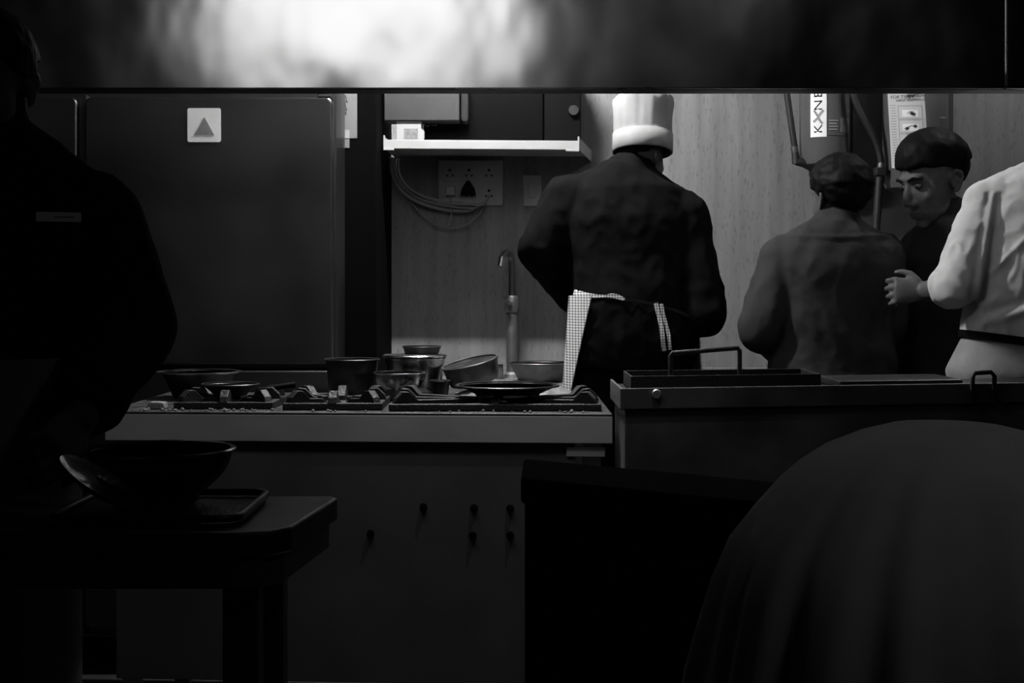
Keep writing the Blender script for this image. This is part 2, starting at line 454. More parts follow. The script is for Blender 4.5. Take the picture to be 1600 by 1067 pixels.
# notice on the column
def notice():
    Y = 4.618
    a, b = P(528.5, 228, Y), P(558, 146, Y)
    zt = b.z + .05
    r = MB().box(a.x, b.x, Y - .0006, Y + .0012, P(0, 216, Y).z, zt).build('wall_notice', mat('old_paper', .12, .8, var=.1), label='narrow paper notice with handwriting taped on the dark column', cat='notice')
    r['label'] = 'narrow paper notice with handwriting taped on the dark column'
    for k, (x0, x1) in enumerate(((530.5, 541), (530, 543), (531, 540), (530, 542), (532, 541))):
        yy = 152 + k * 6.2
        p0, p1 = P(x0, yy, Y), P(x1, yy + 1.5, Y)
        pts = [Vector((p0.x + (p1.x - p0.x) * t / 8, Y - .0012, p0.z + (.006 if t % 2 else -.004))) for t in range(9)]
        MB().tube(pts, .0014, 5).build('handwriting', M_INK, r)
    p0, p1 = P(529, 216, Y), P(546, 203, Y)
    MB().box(p0.x, p1.x, Y - .0014, Y - .0007, p0.z, p1.z).build('grey_stamp', M_LABEL_GREY, r)
    p0, p1 = P(523.5, 231, Y), P(546, 217, Y)
    MB().prism([(p0.x, p0.z + .006), (p0.x + .012, p0.z), (p1.x, p0.z), (p1.x, p1.z), (p0.x + .004, p1.z - .002)], Y - .0012, Y + .0012).build('tape_strip', mat('old_paper', .12, .8), r)
notice()

# ================================================================== SHELF AND WHAT STANDS ON IT
SH_Y = 4.75
def shelf():
    y0, y1 = SH_Y, 5.198
    fl, fr = P(600, 0, y0).x, P(905, 0, y0).x
    skl, skr = 0.012, 0.066                    # the shelf runs back to the right
    zt_l, zt_r = P(0, 218, y0).z, P(0, 220, y0).z
    th = .028
    r = empty('wall_shelf', ((fl + fr) / 2, (y0 + y1) / 2, zt_l - th), 'white steel wall shelf with a bright front lip', 'shelf')
    def zz(x): return zt_l + (zt_r - zt_l) * (x - fl) / (fr - fl)
    def slab(name, xa, xb, ya, yb, dz0, dz1, m):
        vs = []
        for y in (ya, yb):
            for x in (xa, xb):
                s = (skl + (skr - skl) * (x - fl) / (fr - fl)) * (y - y0) / (y1 - y0)
                for dz in (dz0, dz1): vs.append((x + s, y, zz(x) + dz))
        return MB().add(vs, [(0, 2, 3, 1), (4, 5, 7, 6), (0, 1, 5, 4), (2, 6, 7, 3), (0, 4, 6, 2), (1, 3, 7, 5)]).build(name, m, r, bevel=.0015)
    slab('shelf_board', fl + .002, fr - .002, y0 + .003, y1, -.012, -.008, mat('shelf_underside', .30, .5, var=.1))
    slab('front_lip', fl, fr, y0, y0 + .003, -.030, 0, M_WHITE)
    slab('end_plate', fl, fl + .003, y0 + .0031, y1, -.030, .010, M_WHITE)
    slab('end_plate', fr - .003, fr, y0 + .0031, y1, -.030, .012, mat('shelf_underside', .30, .5, var=.1))
    slab('corner_tab', fl - .002, fl + .034, y0 - .003, y0 - .0002, -.036, -.029, M_WHITE)
    slab('corner_tab', fr - .045, fr, y0 - .003, y0 - .0002, -.036, -.029, M_WHITE)
    slab('corner_post', fl - .002, fl + .004, y0 - .003, y0 - .0002, -.029, .014, M_WHITE)
    slab('corner_post', fr - .005, fr + .001, y0 - .003, y0 - .0002, -.029, .014, M_WHITE)
    return zt_l - .008
SHZ = shelf()

def shelf_things():
    # microwave
    y0 = 4.912
    a, b = P(662, 0, y0).x, P(908, 0, y0).x
    z0 = SHZ + .013; z1 = z0 + .27
    r = empty('microwave_oven', ((a + b) / 2, y0 + .14, SHZ), 'black microwave oven at the back of the wall shelf', 'microwave')
    box_obj('case', M_PLASTIC, a, b, y0 + .02, 5.19, z0, z1, r, .006)
    box_obj('door', M_GLASS_BLACK, a, b - .13, y0, y0 + .019, z0 + .004, z1, r, .004)
    cp = box_obj('control_panel', M_PLASTIC, b - .128, b, y0, y0 + .019, z0 + .004, z1, r, .004)
    kc = P(896, 173, y0)
    MB().lathe([(.0005, .018), (.017, .018), (.019, 0), (.0005, 0)], 20, Matrix.Translation(Vector((kc.x, y0, kc.z))) @ Matrix.Rotation(PI / 2, 4, 'X')).build('knob', mat('dark_grey_plastic', .005, .4), cp, smooth=40)
    for x in (a + .04, b - .04):
        for y in (y0 + .04, 5.15):
            box_obj('foot', M_RUBBER, x - .015, x + .015, y - .015, y + .015, SHZ + .0008, z0, r, .002)
    lc = P(667.5, 194.5, y0)
    ring = MB()
    ring.tube([(lc.x + .007 * math.cos(t * PI / 8), y0 - .001, lc.z + .007 * math.sin(t * PI / 8)) for t in range(17)], .0012, 6)
    vs, fs = text_geo('LG', .016)
    ring.add([(lc.x + .024 + v.x, y0 - .001, lc.z + v.y) for v in vs], fs)
    ring.build('logo', M_LABEL_GREY, r, label='small grey round emblem and lettering')
    # white box
    y0 = 4.79
    a, b = P(619, 0, y0).x, P(658, 0, y0).x
    zt = P(0, 188.5, y0).z
    w_ = empty('white_carton', ((a + b) / 2, y0 + .05, SHZ), 'small white carton with a grey printed label on the shelf', 'box')
    box_obj('carton', mat('carton_board', .24, .7, var=.05), a, b, y0, y0 + .11, SHZ, zt, w_, .002)
    p0, p1 = P(631, 217, y0), P(653, 201, y0)
    box_obj('label', mat('carton_print', .12, .7, var=.3, scale=(90, 90, 90)), p0.x, p1.x, y0 - .0012, y0 - .0002, p0.z, p1.z, w_, 0)
    p0, p1 = P(658, 217.5, y0), P(663, 204, y0)
    MB().prism([(p0.x, p1.z + .008), (p1.x, p1.z - .002), (p1.x, p0.z + .003), (p0.x, SHZ)], y0 + .001, y0 + .004).build('flap', mat('carton_board', .24, .7), w_)
    # steel pan on the carton
    y0 = 4.78
    a, b = P(600.5, 0, y0).x, P(732, 0, y0).x
    z0, z1 = zt, P(0, 140, y0).z + .02
    s = empty('steel_food_pan', ((a + b) / 2, y0 + .06, z0), 'rectangular steel food pan resting on the white carton', 'pan')
    mb = MB()
    t = .0025
    mb.box(a, b - .03, y0, y0 + t, z0, z1).box(a, b - .03, y0 + .118, y0 + .12, z0, z1).box(a, a + t, y0, y0 + .12, z0, z1)
    mb.box(b - .03 - t, b - .03, y0, y0 + .12, z0, z1).box(a, b - .03, y0, y0 + .12, z0, z0 + t)
    mb.build('pan_body', mat('satin_steel', .022, .5, .3, var=.2, scale=(12, 12, 12)), s, bevel=.001)
    MB().prism(rounded_rect(b - .026, b, z0 - .002, z1 + .012, .010), y0 + .004, y0 + .116).build('end_flange', mat('dark_flange', .012, .4, .5), s, bevel=.003)
    mb = MB().box(a - .004, b - .028, y0 - .004, y0 + .124, z1 + .0005, z1 + .004)
    mb.build('lid', M_POT_WORN, s, bevel=.001)
shelf_things()

# sockets, switch, cables on the wall
def sockets():
    Y = YB - .022
    a, b = P(684, 321, Y), P(786, 250, Y)
    r = empty('socket_board', ((a.x + b.x) / 2, YB - .01, a.z), 'wall socket board with two rows of outlets under the shelf', 'socket board')
    pl = box_obj('face_plate', M_SOCKET, a.x, b.x, Y, YB - .0005, a.z, b.z, r, .006)
    for row, yy in enumerate((271, 303)):
        for c, xx in enumerate((703, 733, 764)):
            q = P(xx, yy, Y)
            so = MB().prism(rounded_rect(q.x - .028, q.x + .028, q.z - .030, q.z + .030, .006), Y - .002, Y - .0001).build('outlet', M_SOCKET, r, bevel=.001)
            for dx, dz, rr in ((0, .012, .0052), (-.010, -.008, .0038), (.010, -.008, .0038)):
                MB().lathe([(.0003, .0008), (rr, .0008), (rr, 0), (.0003, 0)], 12, Matrix.Translation((q.x + dx, Y - .002, q.z + dz)) @ Matrix.Rotation(PI / 2, 4, 'X')).build('pin_hole', M_INK, so)
    q = P(732, 296, Y)
    MB().prism([(q.x - .028, q.z - .022), (q.x + .028, q.z - .022), (q.x + .022, q.z + .002), (q.x + .004, q.z + .03), (q.x - .004, q.z + .03), (q.x - .022, q.z + .002)], Y - .045, Y - .003).build('black_plug', M_PLASTIC, r, bevel=.004)
    q = P(704, 299, Y)
    box_obj('pale_plug', M_SOCKET, q.x - .018, q.x + .018, Y - .04, Y - .003, q.z - .018, q.z + .018, r, .005)
    a, b = P(817, 322, Y), P(846, 273, Y)
    s = empty('switch_plate', ((a.x + b.x) / 2, YB - .01, a.z), 'single wall switch plate right of the socket board', 'switch')
    box_obj('face_plate', M_SOCKET, a.x, b.x, Y + .008, YB - .0005, a.z, b.z, s, .004)
    box_obj('rocker', M_SOCKET, a.x + .02, b.x - .02, Y + .002, Y + .0079, a.z + .03, b.z - .03, s, .002)
    # cables
    yc = YB - .03
    for k in range(3):
        d = k * 5.5; yk = yc - .004 - .017 * k
        pts = bez(P(612 + d, 246, yk - .10), P(606 + d, 285, yk - .05), P(632 + d * .7, 318 - d * .5, yk - .01), P(700 + d * 3, 328 - d * .8, yk))
        tail = bez(pts[-1], pts[-1] + Vector((.04, 0, .001)), P(735 + 6 * k, 334 - 5 * k, yk), P(742 + 9 * k, 322 - 4 * k, yk), 6)
        lab = ('thick grey cable drooping from the shelf, outermost of three', 'grey cable drooping from the shelf, middle of three', 'grey cable drooping from the shelf, innermost of three')[k]
        MB().tube(pts + tail[1:], .0075 if k == 0 else .005, 8).build('power_cable', M_CABLE, smooth=60, label=lab, cat='cable', group='cables under the shelf')
    pts = bez(P(640, 312, yc), P(652, 334, yc), P(675, 355, yc), P(705, 356, yc), 10) + bez(P(705, 356, yc), P(740, 354, yc), P(752, 335, yc), P(765, 305, yc - .004), 10)[1:]
    MB().tube(pts, .003, 6).build('thin_cable', M_CABLE, smooth=60, label='thin pale cable looping below the socket board', cat='cable')
    pts = bez(P(704, 308, yc - .056), P(708, 330, yc - .058), P(704, 340, yc - .056), P(701, 352, yc - .052), 8)
    MB().tube(pts, .0028, 6).build('plug_lead', M_CABLE, smooth=60, label='short lead hanging straight down from the pale plug', cat='cable')
sockets()

# ================================================================== BACK COUNTER
BC_Z = 0.85
def back_counter():
    y0 = 4.66; xa, xb = -.40, XR - .02
    r = empty('wall_counter', ((xa + xb) / 2, 4.93, 0), 'long pale work counter along the back wall', 'counter')
    box_obj('worktop', M_COUNTER, xa, xb, y0, YB - .002, BC_Z - .035, BC_Z, r, .004)
    box_obj('upstand', MATS['wall'], xa, xb, YB - .014, YB - .002, BC_Z, BC_Z + .03, r, .002)
    box_obj('under_panel', M_GRIDDLE, xa + .02, xb - .02, y0 + .06, YB - .01, .12, BC_Z - .035, r, .003)
    for x in (xa + .05, .6, 1.4, xb - .05):
        box_obj('leg', M_GRIDDLE, x - .02, x + .02, y0 + .08, y0 + .12, 0, .12, r, .003)
back_counter()

def faucet():
    Y = 5.10
    b = P(800, 0, Y)
    r = empty('kitchen_faucet', (b.x, Y, BC_Z), 'tall steel faucet with a bent spout on the back counter', 'faucet')
    MB().lathe([(.0005, 0), (.032, 0), (.032, .012), (.022, .02), (.0005, .02)], 20, Matrix.Translation((b.x, Y, BC_Z + .0004))).build('base_flange', M_STEEL, r, smooth=40)
    zt = P(0, 398, Y).z
    MB().tube([(b.x, Y, BC_Z + .015), (b.x, Y, BC_Z + .27)], .020, 16).build('riser_pipe', M_GRIDDLE, r, smooth=40)
    pts = [(b.x, Y, BC_Z + .26), (b.x, Y, zt - .05)] + bez((b.x, Y, zt - .04), (b.x, Y, zt + .012), (b.x - .02, Y - .06, zt + .02), (b.x - .036, Y - .10, zt - .015), 8)
    MB().tube(pts, .012, 12).build('spout', M_GRIDDLE, r, smooth=60)
    e = Vector(pts[-1])
    MB().tube([e + Vector((.002, .004, .006)), e + Vector((-.004, -.008, -.03))], [.0105, .012], 14).build('nozzle', M_CHROME, r, smooth=40)
    z = P(0, 475, Y).z
    MB().tube([(b.x - .005, Y - .02, z), (b.x - .02, Y - .07, z + .012)], [.010, .008], 10).build('lever', M_CHROME, r, smooth=40)
    MB().lathe([(.024, -.03), (.028, -.02), (.028, .02), (.024, .03)], 18, Matrix.Translation((b.x, Y, z))).build('valve_body', M_GRIDDLE, r, smooth=40)
faucet()

# ================================================================== STOVE
def shear_y(x0, k):
    # a front that runs slightly out of square with the back wall
    return Matrix(((1, 0, 0, 0), (k, 1, 0, -k * x0), (0, 0, 1, 0), (0, 0, 0, 1)))
ST_Y = 3.50
ST_Z = P(0, 647, ST_Y).z
def stove():
    y0, y1 = ST_Y, 4.17
    xa, xb = P(150, 0, y0).x, P(957, 0, y0).x
    rot = shear_y(xb, -.061)
    r = empty('gas_range', ((xa + xb) / 2, (y0 + y1) / 2, 0), 'long steel gas range with a deep front edge', 'stove')
    B = lambda *a: MB(rot).box(*a)
    B(xa, xb, y0, y1, ST_Z - .006, ST_Z).build('stove_top', M_STOVE_TOP, r, bevel=.002)
    edge = P(0, 693, y0).z
    B(xa, xb, y0, y0 + .004, edge, ST_Z - .0062).build('front_edge', mat('edge_steel', .50, .5, .35, var=.12, scale=(5, 12, 12), bump=.03, bscale=(8, 30, 30)), r, bevel=.0015)
    B(xb - .004, xb, y0 + .0041, y1, edge, ST_Z - .0062).build('side_edge', M_STEEL, r, bevel=.001)
    B(xa + .02, xb - .09, y0 + .03, y0 + .04, .18, edge + .03).build('front_panel', mat('panel_steel', .15, .5, .6, var=.15, scale=(5, 5, 5)), r, bevel=.002)
    B(xa + .02, xb - .06, y0 + .05, y1 - .02, .18, .20).build('under_shelf', M_GRIDDLE, r, bevel=.002)
    for x in (xa + .03, xb - .07):
        for y in (y0 + .045, y1 - .06):
            B(x, x + .045, y, y + .045, 0, ST_Z - .007).build('leg', M_STEEL, r, bevel=.003)
    a, b = P(885, 713, y0 + .03), P(945, 698, y0 + .03)
    B(a.x, b.x, y0 + .02, y0 + .028, a.z, b.z).build('corner_gusset', mat('gusset_steel', .7, .5, .6), r, bevel=.001)
    # gas taps on the front panel
    for (px, py) in ((576, 839), (660, 796), (740, 797), (797, 797), (738, 840), (797, 839)):
        q = P(px, py, y0 + .02)
        k = MB(rot).lathe([(.0005, .022), (.006, .022), (.008, .010), (.010, 0), (.0005, 0)], 16, Matrix.Translation((q.x, y0 + .03, q.z)) @ Matrix.Rotation(PI / 2, 4, 'X')).build('gas_tap', M_PLASTIC, r, smooth=40)
        MB(rot).box(q.x - .002, q.x + .002, y0 - .002, y0 + .0079, q.z - .007, q.z + .007).build('tap_grip', M_PLASTIC, k, bevel=.001)
    # burner heads
    for x, y in ((-.74, 3.70), (-.46, 3.70), (-.04, 3.70)):
        bh = MB(rot).lathe([(.0005, .002), (.042, .002), (.042, .010), (.034, .014), (.0005, .014)], 24, Matrix.Translation((x, y, ST_Z - .001))).build('burner_head', M_IRON, r, smooth=40)
        for k in range(10):
            a = 2 * PI * k / 10
            MB(rot).lathe([(.0003, .003), (.003, .003), (.003, 0), (.0003, 0)], 6, Matrix.Translation((x + .036 * math.cos(a), y + .036 * math.sin(a), ST_Z + .0125))).build('flame_port', M_INK, bh)
stove()

def grate(x0, x1, y0, y1, label, fin=.022, hi_full=.030):
    z = ST_Z + .0004
    cx, cy = (x0 + x1) / 2, (y0 + y1) / 2
    r = empty('burner_grate', (cx, cy, z), label, 'grate', 'cast iron burner grates')
    t = .020
    fr = MB()
    fr.box(x0, x1, y0, y0 + t, z, z + .018).box(x0, x1, y1 - t, y1, z, z + .018).box(x0, x0 + t, y0 + t, y1 - t, z, z + .018).box(x1 - t, x1, y0 + t, y1 - t, z, z + .018)
    fr.build('frame', M_IRON, r, bevel=.003)
    # raised fingers running in from the frame, sloped towards the middle
    n = 0
    for (px, py) in ((x0 + t, y0 + t), (x1 - t, y0 + t), (x1 - t, y1 - t), (x0 + t, y1 - t), (cx, y0 + t * .5), (cx, y1 - t * .5), (x0 + t * .5, cy), (x1 - t * .5, cy)):
        hi = hi_full * (.2 if (x1 - x0 > .4 and px == cx) else 1)
        d = Vector((cx - px, cy - py, 0)); L = d.length; d.normalize(); s = Vector((-d.y, d.x, 0)) * fin / 2
        p = Vector((px, py, z)); ln = L - .055
        prof = [(-.012, .016), (-.006, .018 + hi * .45), (.012, .018 + hi), (.030, .018 + hi * .95), (.052, .026), (ln, .024), (ln, .012), (.06, .012), (0, .004)]
        vs = [p + d * a + s + Vector((0, 0, b)) for a, b in prof] + [p + d * a - s + Vector((0, 0, b)) for a, b in prof]
        k = len(prof)
        MB().add(vs, [tuple(range(k)), tuple(range(k, 2 * k))[::-1]] + [(i, (i + 1) % k, k + (i + 1) % k, k + i) for i in range(k)]).build('finger', M_IRON, r, bevel=.002)
GY0 = 3.575
grate(P(262, 0, GY0).x, P(420, 0, GY0).x, GY0 + .06, GY0 + .315, 'black cast iron burner grate under the blackened saucepan')
grate(P(438, 0, GY0).x, P(595, 0, GY0).x, GY0 + .03, GY0 + .285, 'empty black cast iron burner grate between two loaded ones')
grate(P(607, 0, GY0).x, P(940, 0, GY0).x, GY0, GY0 + .285, 'wide black cast iron burner grate under the shallow pan')

# ------------------------------------------------------------------ pots and pans
def vessel(name, label, c, r0, r1, h, m, lip=.006, t=.003, tilt=None, group=None, cat='pot', bulge=0, rimmat=None, handles=None, bottom_round=.015):
    """open vessel, base centre c, base radius r0, rim radius r1"""
    M = Matrix.Translation(c)
    if tilt: M = M @ tilt
    o = empty(name, c, label, cat, group)
    prof = [(.0005, 0), (r0 - bottom_round, 0), (r0 - bottom_round * .3, bottom_round * .3), (r0, bottom_round)]
    for k in range(1, 6):
        u = k / 6; prof.append((r0 + (r1 - r0) * u + bulge * math.sin(PI * u), bottom_round + (h - bottom_round) * u))
    prof += [(r1, h)]
    inner = [(r1 - t, h)]
    for k in range(5, 0, -1):
        u = k / 6; inner.append((r0 + (r1 - r0) * u + bulge * math.sin(PI * u) - t, bottom_round + (h - bottom_round) * u))
    inner += [(max(.001, r0 - t - bottom_round * .5), t + bottom_round * .4), (.0005, t)]
    MB().lathe(prof + inner, 48, M).build('vessel_body', m, o, smooth=40)
    a = [(r1 - t * .8, h - .001), (r1 + lip, h - .001), (r1 + lip + .001, h + .002), (r1 + lip * .7, h + .004), (r1 - t * .8, h + .003), (r1 - t * .8, h - .001)]
    MB().lathe(a, 48, M).build('rim', rimmat or m, o, smooth=40)
    for (ang, L, z) in handles or ():
        d = Vector((math.cos(ang), math.sin(ang), 0))
        hb = MB(M).tube([d * (r1 - .002) + Vector((0, 0, z)), d * (r1 + .03) + Vector((0, 0, z + .004)), d * (r1 + L) + Vector((0, 0, z + .012))], [.006, .008, .009], 10)
        hb.build('handle', M_PLASTIC, o, smooth=60)
    return o

def on_stove(px, Y): return Vector(((px - 800) / F * Y, Y, ST_Z))
GT = ST_Z + .0265
# tall flared pot on the left, behind the first grate
vessel('cooking_pot', 'flared steel pot with a wide shiny rim at the refrigerator end', on_stove(312, 4.02) + Vector((0, 0, .0005)), .078, .104, .072, mat('dim_pot_steel', .06, .35, 1.0, var=.3, scale=(14, 14, 30)), lip=.012, rimmat=M_POT, group='pots on the range')
p = P(347, 0, 3.80); vessel('saucepan', 'low blackened saucepan sitting on a burner grate', Vector((-.745, 3.762, GT)), .046, .072, .028, M_POT_DARK, lip=.004, bottom_round=.006, group='pots on the range', handles=[(math.radians(20), .10, .012)])
# big shallow pan on the wide grate
p = P(793, 0, 3.76); vessel('shallow_pan', 'wide shallow pan with a dark rim on the wide grate', Vector((p.x, 3.72, GT)), .085, .130, .028, M_POT, lip=.006, rimmat=M_POT_DARK, bottom_round=.008, group='pots on the range', cat='pan')
# cluster of pots at the back of the range
vessel('steel_bowl', 'small shiny steel bowl at the front of the pot cluster', on_stove(624, 3.945) + Vector((0, 0, .0005)), .052, .069, .073, M_POT, lip=.003, bulge=.006, group='pots on the range', cat='bowl')
c = on_stove(648, 4.105); c.z += .0005
ob = vessel('lidded_pot', 'steel pot with a bright lid behind the small bowl', c, .078, .086, .106, M_POT, lip=.004, group='pots on the range')
MB().lathe([(.0005, .112), (.091, .112), (.093, .115), (.090, .118), (.05, .120), (.0005, .120)], 40, Matrix.Translation(c)).build('lid', M_POT, ob, smooth=40)
vessel('baking_tin', 'small dark tin stacked on the lidded pot', c + Vector((.020, .01, .1205)), .050, .054, .018, M_POT_DARK, lip=.002, bottom_round=.004, group='pots on the range', cat='tin')
vessel('dark_pot', 'blackened pot standing between the range end and the lidded pot', on_stove(550, 4.11) + Vector((0, 0, .0005)), .066, .076, .102, M_POT_DARK, lip=.004, group='pots on the range')
vessel('sauce_cup', 'tiny steel sauce cup beside the small bowl', on_stove(688, 3.955) + Vector((0, 0, .0005)), .020, .027, .050, M_POT_DARK, lip=.002, bottom_round=.004, group='pots on the range', cat='cup')
# crumpled pale cloth under the tilted pan
def cloth_lump():
    x0, x1, y0, y1 = -.165, .20, 3.90, 4.165
    nx, ny = 46, 34; vs = []
    for j in range(ny + 1):
        for i in range(nx + 1):
            u, v = i / nx, j / ny
            e = min(1, 5 * min(u, 1 - u)) * min(1, 5 * min(v, 1 - v))
            x = x0 + (x1 - x0) * u; y = y0 + (y1 - y0) * v
            h = .006 + e * (.013 + .020 * abs(noise.noise(Vector((x * 16, y * 16, 1)))) + .007 * noise.noise(Vector((x * 45, y * 45, 5))))
            h += .010 * e * math.exp(-((u - .35) ** 2) * 10)
            vs.append((x + .012 * noise.noise(Vector((y * 20, 3, u))), y + .012 * noise.noise(Vector((x * 20, 7, v))), ST_Z + max(.002, h)))
    n = len(vs); vs += [(a, b, ST_Z + .0005) for a, b, _ in vs]
    fs = []
    W = nx + 1
    for j in range(ny):
        for i in range(nx):
            q = (j * W + i, j * W + i + 1, (j + 1) * W + i + 1, (j + 1) * W + i)
            fs.append(q); fs.append(tuple(k + n for k in q[::-1]))
    bd = [i for i in range(W)] + [j * W + nx for j in range(1, ny + 1)] + [ny * W + i for i in range(nx - 1, -1, -1)] + [j * W for j in range(ny - 1, 0, -1)]
    for k in range(len(bd)):
        a, b = bd[k], bd[(k + 1) % len(bd)]; fs.append((a, a + n, b + n, b))
    MB().add(vs, fs).build('kitchen_cloth', M_COUNTER, smooth=180, label='crumpled pale cloth lying at the back of the range', cat='cloth')
cloth_lump()
tl = Matrix.Rotation(math.radians(-13), 4, 'Y') @ Matrix.Rotation(math.radians(6), 4, 'X')
q = P(742, 604, 4.04)
vessel('tilted_pan', 'worn round pan tipped up on the crumpled cloth', Vector((q.x, 4.05, ST_Z + .038)), .074, .080, .062, M_POT_WORN, lip=.003, tilt=tl, bottom_round=.02, group='pots on the range', cat='pan')
# on the back counter
q = P(845, 0, 4.86)
vessel('round_pan', 'wide worn pan on the pale back counter beside the faucet', Vector((q.x, 4.86, BC_Z + .0005)), .085, .108, .062, M_POT_WORN, lip=.002, bottom_round=.022, group='pans on the back counter', cat='pan')
def tin_box():
    a, b = P(738, 0, 5.0).x, P(786, 0, 5.0).x
    r = empty('steel_tray', ((a + b) / 2, 5.05, BC_Z), 'small steel box tray near the faucet on the back counter', 'tray')
    z1 = P(0, 569, 5.0).z
    MB().box(a, b, 5.0, 5.003, BC_Z, z1).box(a, b, 5.047, 5.05, BC_Z, z1).box(a, a + .003, 5.0, 5.05, BC_Z, z1).box(b - .003, b, 5.0, 5.05, BC_Z, z1).box(a, b, 5.0, 5.05, BC_Z, BC_Z + .003).build('tray_body', M_POT_WORN, r, bevel=.001)
    MB().box(a - .004, b + .004, 4.994, 5.056, z1 + .0002, z1 + .003).build('lid', M_POT, r, bevel=.001)
tin_box()
# bits of food spilled along the range edge
def crumbs():
    mb = MB()
    for k in range(90):
        x = random.uniform(-.97, -.60) if k < 60 else random.uniform(-.6, .2)
        y = ST_Y + .061 * (.247 - x) + random.uniform(.010, .05)
        s = random.uniform(.0015, .005)
        mb.ell((x, y, ST_Z + s * .74), (s, s, s * .7), None, 6, 5)
    mb.build('food_crumbs', M_COUNTER, kind='stuff', label='pale crumbs scattered along the front edge of the range', cat='crumbs')
crumbs()
a = P(252, 640, 3.64)
MB().prism([(a.x - .040, ST_Z + .0004), (a.x + .012, ST_Z + .0004), (a.x + .008, ST_Z + .018), (a.x - .030, ST_Z + .02)], 3.63, 3.67).build('butter_block', M_COUNTER, bevel=.004, label='small pale block lying at the left end of the range', cat='food')

# ================================================================== GRIDDLE
def griddle():
    y0 = 3.30; x0 = .2515
    A = Vector((x0, y0, 0)); k = .20; S = shear_y(x0, k)
    zt = P(0, 607, y0).z; zl = P(0, 640, y0).z
    x1 = 1.78; dp = .34
    r = empty('griddle_unit', ((x0 + x1) / 2, y0 + .2, 0), 'long dark steel griddle counter beside the range', 'griddle')
    B = lambda *a: MB(S).box(*a)
    B(x0 + .012, x1 - .012, y0 + .014, y0 + dp, .10, zl - .001).build('body', M_GRIDDLE, r, bevel=.004)
    B(x0, x1, y0, y0 + .008, zl, zt).build('front_lip', M_GRIDDLE, r, bevel=.002)
    B(x0, x0 + .006, y0 + .0085, y0 + dp, zl, zt).build('side_lip', M_GRIDDLE, r, bevel=.001)
    B(x0 + .007, x1, y0 + .009, y0 + dp, zl, zt - .012).build('hot_plate', M_GRIDDLE_TOP, r, bevel=.002)
    for x in (x0 + .06, (x0 + x1) / 2, x1 - .06):
        for y in (y0 + .05, y0 + dp - .05):
            MB(S).lathe([(.02, 0), (.02, .03), (.014, .035), (.014, .101)], 14, Matrix.Translation((x, y, 0))).build('foot', M_PLASTIC, r, smooth=40)
    # bent bar handle on the lip, right part
    hx = 1.150
    pts = [(hx - .028, y0 - .004, zt - .045), (hx - .028, y0 - .010, zt + .015), (hx - .022, y0 - .010, zt + .026), (hx + .02, y0 - .010, zt + .028), (hx + .029, y0 - .010, zt + .018), (hx + .030, y0 - .004, zt - .05)]
    MB(S).tube(pts, .006, 10).build('bar_handle', M_IRON, r, smooth=60)
    MB(S).tube([(x0 + .085, y0 - .010, zl + .035), (x0 + .085, y0 + .002, zl + .035)], [.010, .012], 14).build('bolt', M_STEEL, r, smooth=40)
    # a black tray with a square bar handle standing on the plate
    t = empty('grill_tray', (.50, 3.52, zt - .012), 'black grill tray with an upright bar handle on the griddle', 'tray')
    zb = zt - .0115
    f = lambda *a: MB(S).box(*a)
    mb = MB(S); ta, tb, ya, yb = x0 + .03, x0 + .50, y0 + .06, y0 + .29
    mb.box(ta, tb, ya, yb, zb, zb + .004).box(ta, tb, ya, ya + .004, zb, zb + .036).box(ta, tb, yb - .004, yb, zb, zb + .036).box(ta, ta + .004, ya, yb, zb, zb + .036).box(tb - .004, tb, ya, yb, zb, zb + .036)
    mb.build('tray_body', M_IRON, t, bevel=.001)
    p0, p1 = P(1046, 551, 3.51), P(1157, 544, 3.51)
    yh = y0 + .16
    MB(S).tube([(p0.x, yh, zb + .004), (p0.x, yh, p0.z - .006), (p0.x + .004, yh, p0.z), (p1.x - .004, yh, p1.z), (p1.x, yh, p1.z - .006), (p1.x, yh, zb + .004)], .006, 10).build('handle', M_IRON, t, smooth=60)
    g2 = MB(S).box(x0 + .54, x0 + .86, y0 + .03, y0 + .26, zb, zb + .020).build('baking_sheet', M_GRIDDLE_TOP, bevel=.006, label='flat dark metal sheet lying on the griddle', cat='sheet pan')
griddle()

# ================================================================== WALL CYLINDERS
def wrap(cx, cy, R, x_off, z):
    a = x_off / R
    return Vector((cx + R * math.sin(a), cy - R * math.cos(a), z))
def cyl_patch(cx, cy, R, a0, a1, z0, z1, n=10):
    vs, fs = [], []
    for i in range(n + 1):
        a = a0 + (a1 - a0) * i / n
        for rr in (R, R + .0012):
            for z in (z0, z1): vs.append((cx + rr * math.sin(a), cy - rr * math.cos(a), z))
    for i in range(n):
        b, c = i * 4, i * 4 + 4
        fs += [(b + 2, c + 2, c + 3, b + 3), (b, b + 1, c + 1, c), (b, c, c + 2, b + 2), (b + 1, b + 3, c + 3, c + 1)]
    fs += [(0, 2, 3, 1), (4 * n, 4 * n + 1, 4 * n + 3, 4 * n + 2)]
    return vs, fs

